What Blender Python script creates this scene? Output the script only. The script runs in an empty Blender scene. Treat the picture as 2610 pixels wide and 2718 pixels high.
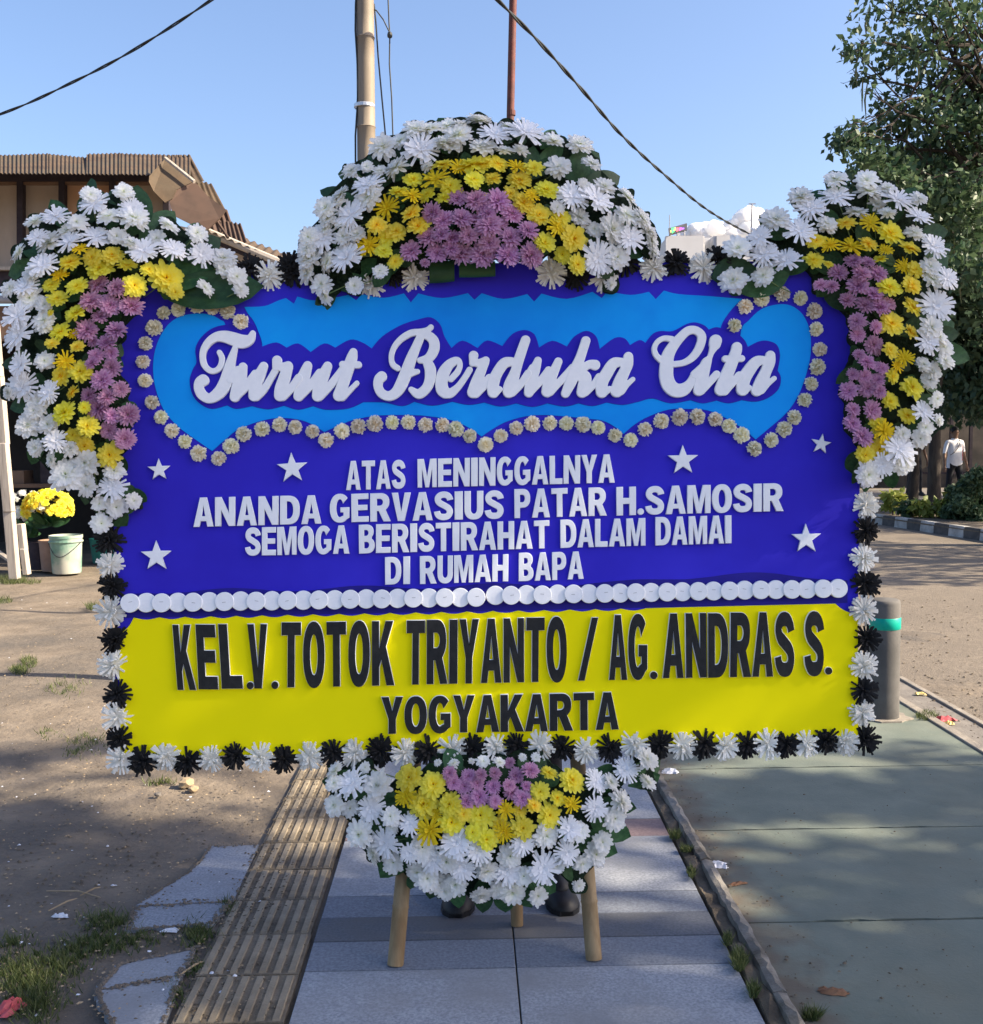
import bpy, bmesh, math, random
import numpy as np
from mathutils import Vector, Matrix, Quaternion

random.seed(7)
rng = np.random.default_rng(7)
scene = bpy.context.scene
COL = scene.collection

# ------------------------------------------------------------------ camera
F_PX, CX, CY = 2871.0, 1305.0, 1359.0          # focal length and centre in photo pixels (2610 x 2718)
CAM_H = 1.5
PITCH = math.radians(3.92)
ROLL = math.radians(0.5)
_r0 = Vector((1, 0, 0)); _u0 = Vector((0, math.sin(PITCH), math.cos(PITCH)))
FWD = Vector((0, math.cos(PITCH), -math.sin(PITCH)))
RIGHT = _r0 * math.cos(ROLL) - _u0 * math.sin(ROLL)
UP = _u0 * math.cos(ROLL) + _r0 * math.sin(ROLL)
CAM = Vector((0, 0, CAM_H))
cam_data = bpy.data.cameras.new("camera")
cam = bpy.data.objects.new("camera", cam_data)
COL.objects.link(cam)
cam.matrix_world = Matrix((
    (RIGHT.x, UP.x, -FWD.x, CAM.x),
    (RIGHT.y, UP.y, -FWD.y, CAM.y),
    (RIGHT.z, UP.z, -FWD.z, CAM.z),
    (0, 0, 0, 1)))
cam_data.sensor_fit = 'HORIZONTAL'
cam_data.sensor_width = 36.0
cam_data.lens = F_PX / 2610.0 * 36.0
cam_data.clip_start = 0.05
cam_data.clip_end = 6000.0
scene.camera = cam
scene.render.resolution_x = 983
scene.render.resolution_y = 1024

# ------------------------------------------------------------------ sky, sun, exposure
SUN_AZ = math.radians(98.0)       # clockwise from +Y (the view direction)
SUN_EL = math.radians(34.0)
SUN = Vector((math.sin(SUN_AZ) * math.cos(SUN_EL), math.cos(SUN_AZ) * math.cos(SUN_EL), math.sin(SUN_EL)))
world = bpy.data.worlds.new("World")
scene.world = world
world.use_nodes = True
_nt = world.node_tree
_bg = _nt.nodes["Background"]
_sky = _nt.nodes.new("ShaderNodeTexSky")
_sky.sky_type = 'NISHITA'
_sky.sun_disc = False
_sky.sun_elevation = SUN_EL
_sky.sun_rotation = SUN_AZ
_sky.air_density = 1.0
_sky.dust_density = 2.4
_sky.ozone_density = 5.5
_tint = _nt.nodes.new("ShaderNodeMixRGB"); _tint.blend_type = 'MULTIPLY'; _tint.inputs[0].default_value = 1.0
_tint.inputs[2].default_value = (.965, .855, .81, 1)      # the photograph's white balance
_nt.links.new(_sky.outputs[0], _tint.inputs[1])
_nt.links.new(_tint.outputs[0], _bg.inputs[0])
_bg.inputs[1].default_value = 0.125
sun_data = bpy.data.lights.new("sun", 'SUN')
sun_data.energy = 4.8
sun_data.angle = math.radians(0.53)
sun_data.color = (1.0, 0.86, 0.66)
sun = bpy.data.objects.new("sun", sun_data)
COL.objects.link(sun)
sun.rotation_euler = SUN.to_track_quat('Z', 'Y').to_euler()
scene.view_settings.view_transform = 'Standard'
scene.view_settings.look = 'None'
scene.view_settings.gamma = 1.0
scene.view_settings.use_curve_mapping = False
scene.view_settings.exposure = 1.42
scene.render.engine = 'CYCLES'
scene.cycles.max_bounces = 16
scene.cycles.diffuse_bounces = 10
scene.cycles.transmission_bounces = 10

# ------------------------------------------------------------------ pixel -> place helpers
def ray(x, y):
    return (RIGHT * ((x - CX) / F_PX) - UP * ((y - CY) / F_PX) + FWD).normalized()
def ground(x, y, z=0.0):
    d = ray(x, y)
    return CAM + d * ((z - CAM.z) / d.z)
def at_y(x, y, Y):
    d = ray(x, y)
    return CAM + d * ((Y - CAM.y) / d.y)
def zoom(x0, y0, s):
    return lambda u, v: (x0 + u * s, y0 + v * s)
ZC = zoom(330, 750, .53135); ZD = zoom(1270, 750, .53135)
ZE = zoom(330, 1180, .53135); ZF = zoom(1270, 1180, .53135)
ZG = zoom(250, 1600, .55792); ZH = zoom(1270, 1600, .58448)
ZB = zoom(750, 250, .58448); ZR1 = zoom(0, 380, .42508)
ZR3 = zoom(1750, 380, .45696); ZR4 = zoom(0, 1100, .37194)
ZR5 = zoom(0, 1750, .49396); Z6 = zoom(780, 1900, .56854)
ZR7 = zoom(1700, 1900, .48353); ZR8 = zoom(2150, 1050, .48472)
Z5B = zoom(2300, 1100, .17857); Z6L = zoom(0, 900, .33686)
Z7B = zoom(1700, 500, .21254)
def dpx(x, y):
    return (x * 1.38682, y * 1.38673)

# ------------------------------------------------------------------ object helpers
def link(o, parent=None):
    COL.objects.link(o)
    if parent is not None:
        o.parent = parent
    return o
def empty(name, loc=(0, 0, 0)):
    o = bpy.data.objects.new(name, None)
    o.location = loc
    o.empty_display_size = 0.1
    COL.objects.link(o)
    return o
def tag(o, label=None, cat=None, group=None, kind=None):
    if label: o["label"] = label
    if cat: o["category"] = cat
    if group: o["group"] = group
    if kind: o["kind"] = kind
    return o
def mesh_of(name, verts, faces, mats=None, smooth=False):
    me = bpy.data.meshes.new(name)
    me.from_pydata([tuple(v) for v in verts], [], [tuple(f) for f in faces])
    for m in (mats if isinstance(mats, (list, tuple)) else [mats]):
        if m is not None: me.materials.append(m)
    if smooth:
        me.polygons.foreach_set("use_smooth", [True] * len(me.polygons))
    me.update()
    return me
def add(name, me, parent=None, loc=None):
    """link a mesh; if a parent is given the mesh vertices are world coordinates relative to the parent's location"""
    o = bpy.data.objects.new(name, me)
    link(o, parent)
    if loc is not None: o.location = loc
    return o
class MB:
    """collects verts and faces"""
    def __init__(self): self.v = []; self.f = []; self.mi = []; self.m = 0
    def put(self, vs, fs):
        b = len(self.v); self.v += [tuple(p) for p in vs]
        for f in fs:
            self.f.append(tuple(b + i for i in f)); self.mi.append(self.m)
        return self
    def box(self, c, h, rot=None):
        cs = []
        for sx in (-1, 1):
            for sy in (-1, 1):
                for sz in (-1, 1):
                    p = Vector((sx * h[0], sy * h[1], sz * h[2]))
                    if rot is not None: p = rot @ p
                    cs.append(p + Vector(c))
        return self.put(cs, [(0, 1, 3, 2), (4, 6, 7, 5), (0, 4, 5, 1), (2, 3, 7, 6), (0, 2, 6, 4), (1, 5, 7, 3)])
    def hexa(self, a, b):
        """prism between two quads a and b (4 points each)"""
        return self.put(list(a) + list(b), [(0, 1, 2, 3), (7, 6, 5, 4), (0, 4, 5, 1), (1, 5, 6, 2), (2, 6, 7, 3), (3, 7, 4, 0)])
    def slab(self, poly, off):
        """polygon extruded by vector off (towards its back)"""
        n = len(poly); off = Vector(off)
        a = [Vector(p) for p in poly]; b = [p + off for p in a]
        fs = [tuple(range(n)), tuple(range(2 * n - 1, n - 1, -1))]
        fs += [(i, n + i, n + (i + 1) % n, (i + 1) % n) for i in range(n)]
        return self.put(a + b, fs)
    def tube(self, pts, rad, n=8, cap=True):
        pts = [Vector(p) for p in pts]
        if not isinstance(rad, (list, tuple)): rad = [rad] * len(pts)
        rings = []
        prev = None
        for i, p in enumerate(pts):
            t = (pts[min(i + 1, len(pts) - 1)] - pts[max(i - 1, 0)]).normalized()
            if prev is None:
                a = t.orthogonal().normalized()
            else:
                a = (prev - t * prev.dot(t)).normalized()
            prev = a
            b = t.cross(a)
            rings.append([p + (a * math.cos(2 * math.pi * k / n) + b * math.sin(2 * math.pi * k / n)) * rad[i] for k in range(n)])
        vs = [q for r in rings for q in r]
        fs = []
        for i in range(len(pts) - 1):
            for k in range(n):
                fs.append((i * n + k, i * n + (k + 1) % n, (i + 1) * n + (k + 1) % n, (i + 1) * n + k))
        if cap:
            fs.append(tuple(range(n - 1, -1, -1)))
            fs.append(tuple((len(pts) - 1) * n + k for k in range(n)))
        return self.put(vs, fs)
    def lathe(self, prof, n=20, c=(0, 0, 0), caps=(True, True)):
        vs = []; fs = []
        for r, z in prof:
            for k in range(n):
                a = 2 * math.pi * k / n
                vs.append((c[0] + r * math.cos(a), c[1] + r * math.sin(a), c[2] + z))
        for i in range(len(prof) - 1):
            for k in range(n):
                fs.append((i * n + k, i * n + (k + 1) % n, (i + 1) * n + (k + 1) % n, (i + 1) * n + k))
        if caps[0]: fs.append(tuple(range(n - 1, -1, -1)))
        if caps[1]: fs.append(tuple((len(prof) - 1) * n + k for k in range(n)))
        return self.put(vs, fs)
    def mesh(self, name, mats, smooth=False):
        me = mesh_of(name, self.v, self.f, mats, smooth)
        if isinstance(mats, (list, tuple)) and len(mats) > 1:
            me.polygons.foreach_set("material_index", self.mi)
        return me
    def build(self, name, mats, parent=None, smooth=False, origin=None, bevel=0.0):
        """vertices are in world coordinates; origin = parent location (or own origin)"""
        o0 = Vector(origin) if origin is not None else (Vector(parent.location) if parent is not None else Vector((0, 0, 0)))
        self.v = [tuple(Vector(p) - o0) for p in self.v]
        me = self.mesh(name, mats, smooth)
        if bevel > 0:
            bm = bmesh.new(); bm.from_mesh(me)
            bmesh.ops.bevel(bm, geom=[e for e in bm.edges if len(e.link_faces) == 2 and e.calc_face_angle(0) > 0.6], offset=bevel, segments=1, affect='EDGES')
            bm.to_mesh(me); bm.free()
        o = bpy.data.objects.new(name, me)
        link(o, parent)
        if parent is None and origin is not None: o.location = o0
        return o
def shade_auto(o, ang=40):
    for p in o.data.polygons: p.use_smooth = True
    try: o.data.set_sharp_from_angle(angle=math.radians(ang))
    except Exception: pass
    return o

# ------------------------------------------------------------------ materials
MATS = {}
def mat(name, c1, c2=None, scale=8.0, rough=0.75, bump=0.0, bscale=None, detail=6.0, spec=0.3, c3=None, s3=1.5, t3=(0.45, 0.65),
        metal=0.0, coords='Object', stretch=None, lo=0.35, hi=0.65, hue_rand=0.0, sheen=0.0, trans=0.0):
    """Principled with two-colour noise, optional third colour in large patches, bump"""
    if name in MATS: return MATS[name]
    m = bpy.data.materials.new(name); m.use_nodes = True
    nt = m.node_tree; N = nt.nodes; L = nt.links
    bs = N["Principled BSDF"]
    bs.inputs["Roughness"].default_value = rough
    bs.inputs["Specular IOR Level"].default_value = spec
    bs.inputs["Metallic"].default_value = metal
    tc = N.new("ShaderNodeTexCoord")
    vec = tc.outputs[coords]
    if stretch:
        mp = N.new("ShaderNodeMapping"); mp.inputs["Scale"].default_value = stretch
        L.new(vec, mp.inputs[0]); vec = mp.outputs[0]
    def noise(s, d=detail, r=0.6):
        n = N.new("ShaderNodeTexNoise"); n.inputs["Scale"].default_value = s; n.inputs["Detail"].default_value = d
        n.inputs["Roughness"].default_value = r
        L.new(vec, n.inputs["Vector"]); return n
    out = None
    if c2 is not None:
        n = noise(scale)
        cr = N.new("ShaderNodeValToRGB")
        cr.color_ramp.elements[0].position = lo; cr.color_ramp.elements[1].position = hi
        cr.color_ramp.elements[0].color = (*c1, 1); cr.color_ramp.elements[1].color = (*c2, 1)
        L.new(n.outputs[0], cr.inputs[0]); out = cr.outputs[0]
        if c3 is not None:
            n3 = noise(s3, 5.0)
            mr = N.new("ShaderNodeMapRange"); mr.inputs[1].default_value = t3[0]; mr.inputs[2].default_value = t3[1]
            L.new(n3.outputs[0], mr.inputs[0])
            mx = N.new("ShaderNodeMixRGB"); L.new(mr.outputs[0], mx.inputs[0]); L.new(out, mx.inputs[1])
            mx.inputs[2].default_value = (*c3, 1); out = mx.outputs[0]
    if hue_rand > 0:
        oi = N.new("ShaderNodeObjectInfo")
        hs = N.new("ShaderNodeHueSaturation")
        mr = N.new("ShaderNodeMapRange"); mr.inputs[3].default_value = 1 - hue_rand; mr.inputs[4].default_value = 1 + hue_rand
        L.new(oi.outputs["Random"], mr.inputs[0]); L.new(mr.outputs[0], hs.inputs["Value"])
        if out is not None: L.new(out, hs.inputs["Color"])
        else: hs.inputs["Color"].default_value = (*c1, 1)
        out = hs.outputs[0]
    if out is not None: L.new(out, bs.inputs["Base Color"])
    else: bs.inputs["Base Color"].default_value = (*c1, 1)
    if bump > 0:
        nb = noise(bscale or scale * 4, 8.0, 0.65)
        bp = N.new("ShaderNodeBump"); bp.inputs["Strength"].default_value = bump; bp.inputs["Distance"].default_value = 0.02
        L.new(nb.outputs[0], bp.inputs["Height"]); L.new(bp.outputs[0], bs.inputs["Normal"])
    MATS[name] = m
    return m
def petal_mat(name, base, tip, rough=0.6, var=0.06, trans=0.25, mid=None, hue=0.0):
    if name in MATS: return MATS[name]
    m = bpy.data.materials.new(name); m.use_nodes = True
    nt = m.node_tree; N = nt.nodes; L = nt.links
    bs = N["Principled BSDF"]; bs.inputs["Roughness"].default_value = rough; bs.inputs["Specular IOR Level"].default_value = 0.2
    at = N.new("ShaderNodeAttribute"); at.attribute_name = "tint"
    cr = N.new("ShaderNodeValToRGB")
    cr.color_ramp.elements[0].color = (*base, 1); cr.color_ramp.elements[1].color = (*tip, 1)
    cr.color_ramp.elements[0].position = 0.05; cr.color_ramp.elements[1].position = 0.8
    if mid:
        e = cr.color_ramp.elements.new(0.4); e.color = (*mid, 1)
    L.new(at.outputs["Fac"], cr.inputs[0])
    oi = N.new("ShaderNodeObjectInfo"); hs = N.new("ShaderNodeHueSaturation")
    mr = N.new("ShaderNodeMapRange"); mr.inputs[3].default_value = 1 - var * 2; mr.inputs[4].default_value = 1.0 + var * 0.5
    L.new(oi.outputs["Random"], mr.inputs[0]); L.new(mr.outputs[0], hs.inputs["Value"])
    if hue > 0:
        wn = N.new("ShaderNodeTexWhiteNoise"); wn.noise_dimensions = '1D'
        L.new(oi.outputs["Random"], wn.inputs["W"])
        mr2 = N.new("ShaderNodeMapRange"); mr2.inputs[3].default_value = 0.5 - hue; mr2.inputs[4].default_value = 0.5 + hue
        L.new(wn.outputs["Value"], mr2.inputs[0]); L.new(mr2.outputs[0], hs.inputs["Hue"])
    L.new(cr.outputs[0], hs.inputs["Color"]); L.new(hs.outputs[0], bs.inputs["Base Color"])
    tr = N.new("ShaderNodeBsdfTranslucent"); L.new(hs.outputs[0], tr.inputs[0])
    mx = N.new("ShaderNodeMixShader"); mx.inputs[0].default_value = trans
    L.new(bs.outputs[0], mx.inputs[1]); L.new(tr.outputs[0], mx.inputs[2])
    L.new(mx.outputs[0], N["Material Output"].inputs[0])
    MATS[name] = m
    return m

M_white_petal = petal_mat("white_petal", (.80, .86, .55), (.985, .98, .955), mid=(.975, .975, .90), trans=.42)
M_yellow_petal = petal_mat("yellow_petal", (.94, .55, .01), (.985, .90, .12), mid=(.985, .86, .03), hue=.012, trans=.42)
M_purple_petal = petal_mat("purple_petal", (.64, .42, .40), (.74, .43, .62), mid=(.52, .17, .39), var=.12, trans=.4, hue=.02)
M_white_strip = petal_mat("white_foam_strip", (.975, .975, .98), (.98, .98, .985), var=.02, trans=.42)
M_yellow_strip = petal_mat("yellow_foam_strip", (.88, .64, .01), (.94, .74, .02), var=.1, trans=.3)
M_black_strip = petal_mat("black_sponge_strip", (.012, .012, .013), (.02, .02, .021), var=.1, trans=.0, rough=.9)
M_cream_strip = petal_mat("cream_sponge_strip", (.86, .84, .76), (.94, .93, .87), var=.05, trans=.15, rough=.9)
M_dried = petal_mat("dried_cream_petal", (.82, .73, .46), (.97, .93, .75), var=.08, trans=.15, hue=.025)
M_leaf = mat("glossy_leaf", (.014, .052, .018), (.036, .10, .034), scale=9, rough=.5, spec=.3, hue_rand=.35, bump=.05, bscale=30)
M_stem = mat("stem_green", (.10, .17, .06), (.16, .22, .08), scale=20)
M_blue = mat("blue_airbrushed_foam", (.032, .023, .54), (.040, .031, .62), scale=1.6, rough=.8, c3=(.029, .018, .47), s3=1.1, spec=.2)
M_deep = mat("deep_blue_foam", (.024, .015, .44), (.028, .019, .50), scale=3, rough=.7, spec=.2)
M_sky_blue = mat("light_blue_foam", (.003, .28, .90), (.004, .38, .96), scale=1.8, rough=.8, c3=(.003, .23, .82), s3=1.4, spec=.2)
M_yellow = mat("yellow_foam", (.94, .83, .003), (.95, .845, .004), scale=2.0, rough=.8, spec=.06, c3=(.94, .83, .004), s3=9)
M_foam = mat("white_foam", (.86, .885, .92), (.91, .93, .955), scale=60, rough=.8, bump=.08, bscale=260)
M_black = mat("black_foam", (.010, .011, .012), (.020, .021, .022), scale=40, rough=.7, bump=.1, bscale=220, spec=.3)
M_bamboo = mat("bamboo", (.22, .15, .075), (.33, .235, .125), scale=5, rough=.55, stretch=(6, 6, .8), bump=.1, bscale=20, c3=(.18, .11, .05), s3=3)
M_bamboo_grey = mat("weathered_bamboo", (.21, .17, .125), (.29, .24, .18), scale=4, rough=.6, stretch=(8, 8, .6), c3=(.19, .155, .12), s3=2)

# ================================================================== GROUND AND PAVING
M_dirt = mat("dirt", (.14, .112, .083), (.245, .20, .15), scale=3.4, rough=.95, bump=.8, bscale=18, c3=(.115, .10, .084), s3=.9, lo=.3, hi=.7, detail=10)
M_asphalt = mat("asphalt", (.15, .124, .096), (.225, .188, .145), scale=26, rough=.9, bump=.6, bscale=60, c3=(.165, .138, .108), s3=.8, detail=10)
M_green = mat("green_concrete", (.125, .15, .125), (.165, .188, .155), scale=5, rough=.85, bump=.15, bscale=90, c3=(.16, .165, .125), s3=1.1, t3=(.5, .75), detail=10)
M_granite = mat("grey_granite", (.19, .205, .235), (.34, .36, .39), scale=120, rough=.7, bump=.08, bscale=200, c3=(.22, .225, .235), s3=2.2, hue_rand=.08)
M_granite_dk = mat("dark_granite", (.075, .083, .10), (.12, .13, .152), scale=120, rough=.7, bump=.08, bscale=200, hue_rand=.06, c3=(.11, .108, .108), s3=2)
M_granite_md = mat("mid_granite", (.125, .14, .17), (.205, .225, .26), scale=120, rough=.7, bump=.08, bscale=200, hue_rand=.06)
M_granite_pk = mat("red_granite", (.155, .112, .112), (.23, .17, .168), scale=120, rough=.7, bump=.08, bscale=200)
M_tactile = mat("tactile_concrete", (.235, .195, .138), (.32, .27, .195), scale=10, rough=.9, bump=.3, bscale=70, c3=(.15, .122, .086), s3=5, t3=(.5, .7), hue_rand=.08, detail=9)
M_kerb = mat("old_kerb_concrete", (.15, .14, .124), (.29, .268, .232), scale=7, rough=.95, bump=.7, bscale=22, c3=(.085, .075, .06), s3=6, t3=(.5, .68), detail=10)
M_soil = mat("soil", (.10, .08, .058), (.18, .145, .104), scale=9, rough=1, bump=.8, bscale=40, detail=10)

# ground sheet with a finer, gently uneven patch near the camera
def make_ground():
    xs = sorted(set([-2000, -600, -200, -80, -40, -20, -14] + [round(-10 + i * .25, 3) for i in range(0, 82)] + [14, 20, 40, 80, 200, 600, 2000]))
    ys = sorted(set([-600, -100, -20, -5] + [round(0 + i * .25, 3) for i in range(0, 70)] + [20, 24, 30, 40, 60, 100, 200, 600, 3000]))
    vs = []; fs = []
    for y in ys:
        for x in xs:
            z = -0.03
            if -10 <= x <= 10 and 0 <= y <= 17:
                z += .012 * math.sin(x * 2.1 + y * 1.3) * math.sin(y * 1.7 - x) + .006 * math.sin(x * 5.3) * math.sin(y * 6.1)
                if -6 < x < -0.3 and y < 12: z += .022
            vs.append((x, y, min(z, .004)))
    nx = len(xs)
    for j in range(len(ys) - 1):
        for i in range(nx - 1):
            fs.append((j * nx + i, j * nx + i + 1, (j + 1) * nx + i + 1, (j + 1) * nx + i))
    o = add("ground", mesh_of("ground", vs, fs, M_dirt, True))
    tag(o, kind="structure")
make_ground()

# path frame: direction of the path on the ground
VP = ground(1242, 1170)          # far point straight along the path
PD = Vector((VP.x, VP.y, 0)).normalized()
PR = Vector((PD.y, -PD.x, 0))
def path_uv(p): return (p.x * PR.x + p.y * PR.y, p.x * PD.x + p.y * PD.y)
def path_pt(u, v, z=0): return Vector((PR.x * u + PD.x * v, PR.y * u + PD.y * v, z))
def guv(x, y): return path_uv(ground(x, y))

# rows of granite slabs, front to back (photo rows measured at the right side of the path)
row_px = [Z6(1882, v) for v in (563, 822, 922, 1033, 1168)]
rows_v = [guv(*p)[1] for p in row_px]                # far to near
pink_v = guv(*Z6(1700, 485))[1]
u_left = guv(*dpx(545, 1960))[0] + .01
u_right = guv(*dpx(1465, 1960))[0]
footpath = empty("footpath", (0, 0, 0)); tag(footpath, kind="structure")
bed = MB(); bed.slab([path_pt(u_left - .25, 1.0, -.012), path_pt(u_right + .005, 1.0, -.012), path_pt(u_right + .005, 14, -.012), path_pt(u_left - .25, 14, -.012)], (0, 0, -.03))
bed.build("joint_bed", M_soil, footpath)
def slab(u0, u1, v0, v1, m, parent=footpath, name="paving_slab", top=0.006, g=.0022):
    z = top + random.uniform(-.0015, .0015)
    b = MB(); b.slab([path_pt(u0 + g, v0 + g, z), path_pt(u1 - g, v0 + g, z + random.uniform(-.001, .001)), path_pt(u1 - g, v1 - g, z), path_pt(u0 + g, v1 - g, z)], (0, 0, -.03))
    return b.build(name, m, parent, bevel=.0015)
u_mid = guv(*Z6(1050, 1300))[0]
v_near = rows_v[4]
d_med = rows_v[3] - rows_v[4]
d_big = rows_v[0] - rows_v[1]
# near rows
vv = v_near; 
for m, d in ((M_granite, d_big), (M_granite, d_big), (M_granite, d_big), (M_granite, d_big)):
    slab(u_left, u_mid, vv - d, vv, m); slab(u_mid, u_right, vv - d, vv, m); vv -= d
slab(u_left, u_mid, rows_v[4], rows_v[3], M_granite_md); slab(u_mid, u_right, rows_v[4], rows_v[3], M_granite_md)
slab(u_left, u_mid, rows_v[3], rows_v[2], M_granite_dk); slab(u_mid, u_right, rows_v[3], rows_v[2], M_granite_dk)
slab(u_left, u_mid, rows_v[2], rows_v[1], M_granite_md); slab(u_mid, u_right, rows_v[2], rows_v[1], M_granite_md)
slab(u_left, u_mid, rows_v[1], rows_v[0], M_granite); slab(u_mid, u_right, rows_v[1], rows_v[0], M_granite)
d_pk = pink_v - rows_v[0]
slab(u_left, u_mid, rows_v[0], pink_v, M_granite_pk); slab(u_mid, u_right, rows_v[0], pink_v, M_granite_pk)
vv = pink_v
for k in range(9):
    m = (M_granite, M_granite, M_granite_md, M_granite_dk, M_granite_md)[k % 5]; d = d_big if m is M_granite else d_med
    slab(u_left, u_mid, vv, vv + d, m); slab(u_mid, u_right, vv, vv + d, m); vv += d

# tactile pavers (ribbed)
tj = [guv(*ZR5(1300, v))[1] for v in (1140, 1305, 1495, 1710)]
TL = (tj[0] - tj[3]) / 3.0
t_u1 = u_left - .012
TW = t_u1 - (guv(*ZR5(1390, 995))[0] + guv(*ZR5(1255, 1298))[0]) / 2 - .006
t_u0 = t_u1 - TW
tact = empty("tactile_path", (0, 0, 0)); tag(tact, kind="structure")
def tactile_mesh():
    b = MB()
    L = TL - .004; Wd = TW - .004
    b.m = 1
    b.slab([(-Wd / 2, -L / 2, 0), (Wd / 2, -L / 2, 0), (Wd / 2, L / 2, 0), (-Wd / 2, L / 2, 0)], (0, 0, -.03))
    b.m = 0
    n = 7 if TW > .29 else 6
    for i in range(n):
        x = -Wd / 2 + Wd * (i + .5) / n
        w = Wd / n * .27; w2 = w * .8; y0 = L / 2 * .95; h = .0055
        b.put([(x - w, -y0, 0), (x + w, -y0, 0), (x + w, y0, 0), (x - w, y0, 0), (x - w2, -y0 + .006, h), (x + w2, -y0 + .006, h), (x + w2, y0 - .006, h), (x - w2, y0 - .006, h)],
              [(4, 5, 6, 7), (0, 1, 5, 4), (1, 2, 6, 5), (2, 3, 7, 6), (3, 0, 4, 7)])
    return b.mesh("tactile_paver", [M_tactile, M_groove])
M_groove = mat("silted_groove", (.18, .147, .104), (.25, .205, .148), scale=14, rough=1, bump=.5, bscale=60, c3=(.12, .098, .07), s3=6, detail=9)
tm = tactile_mesh()
for k in range(-5, 34):
    o = add("tactile_paver", tm, tact)
    p = path_pt(t_u0 + TW / 2 + random.uniform(-.002, .002), tj[3] + (k + .5) * TL, .004 + random.uniform(-.003, .002))
    o.location = p
    o.rotation_euler = (random.uniform(-.006, .006), random.uniform(-.006, .006), -math.atan2(PD.x, PD.y) + random.uniform(-.006, .006))

# loose granite slabs half buried in the dirt, left of the tactile strip
def rag(poly, n=5, a=.012, keep=()):
    out = []
    for i, p in enumerate(poly):
        q = poly[(i + 1) % len(poly)]
        out.append(Vector(p))
        if i in keep: continue
        for k in range(1, n):
            t = k / n
            e = (Vector(q) - Vector(p)).normalized(); nrm = Vector((e.y, -e.x, 0))
            out.append(Vector(p).lerp(Vector(q), t) + nrm * random.uniform(-a, a))
    return out
BURIED = []
for name, pts, keep in (
    ("a", [(1390, 995), (1255, 1298), (732, 1322), (900, 1215), (1010, 1150), (1080, 1080), (1110, 1030), (1135, 1002)], (0, 1)),
    ("b", [(1245, 1301), (1150, 1422), (665, 1458), (735, 1330)], (0, 3)),
    ("c", [(1052, 1550), (975, 1697), (512, 1782), (600, 1690), (640, 1640)], (0,)),
    ("d", [(970, 1704), (880, 1962), (860, 2010), (640, 2020), (575, 1910), (520, 1800), (530, 1784)], (0,))):
    w = [ground(*ZR5(*p), .007) for p in pts]
    b = MB(); b.slab(rag(w, 7, .012, keep), (0, 0, -.05))
    b.build("paving_slab", M_granite, footpath)
    BURIED.append(w)

# kerb and soil strip along the right edge of the path
kerb_in = [guv(*ZR7(u, v))[0] for u, v in ((330, 960), (520, 1370), (600, 1520))]
ku0 = u_right + .045
ku1 = guv(*ZR7(885, 1690))[0]
def strip(name, u0, u1, v0, v1, z, th, m, step=.09, jx=.008, jz=.004, parent=None, kind="structure"):
    vs = []; fs = []
    n = int((v1 - v0) / step)
    for i in range(n + 1):
        v = v0 + (v1 - v0) * i / n
        a = u0 + random.uniform(-jx, jx); c = u1 + random.uniform(-jx, jx)
        zz = z + random.uniform(-jz, jz)
        vs += [path_pt(a, v, z - th), path_pt(a + .006, v, zz - .006), path_pt((a + c) / 2 + random.uniform(-.01, .01), v, zz + random.uniform(-jz, jz)), path_pt(c - .006, v, zz - .006), path_pt(c, v, z - th)]
    for i in range(n):
        for k in range(4):
            fs.append((i * 5 + k, i * 5 + k + 1, (i + 1) * 5 + k + 1, (i + 1) * 5 + k))
    fs.append((4, 3, 2, 1, 0)); fs.append(tuple(n * 5 + k for k in range(5)))
    o = add(name, mesh_of(name, vs, fs, m), parent)
    if parent is None: tag(o, kind=kind)
    return o
soil = strip("soil_strip", u_right + .004, ku0 + .02, 1.0, 14, .014, .04, M_soil, .05, .002, .008)
kerb = empty("kerb"); tag(kerb, kind="structure")
vv = 1.0
while vv < 12:
    L = random.uniform(.75, 1.0)
    shade_auto(strip("kerb_stone", ku0, ku1, vv, vv + L - .006, .035 + random.uniform(-.004, .004), .08, M_kerb, .035, .0022, .0035, kerb), 30)
    vv += L

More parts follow.
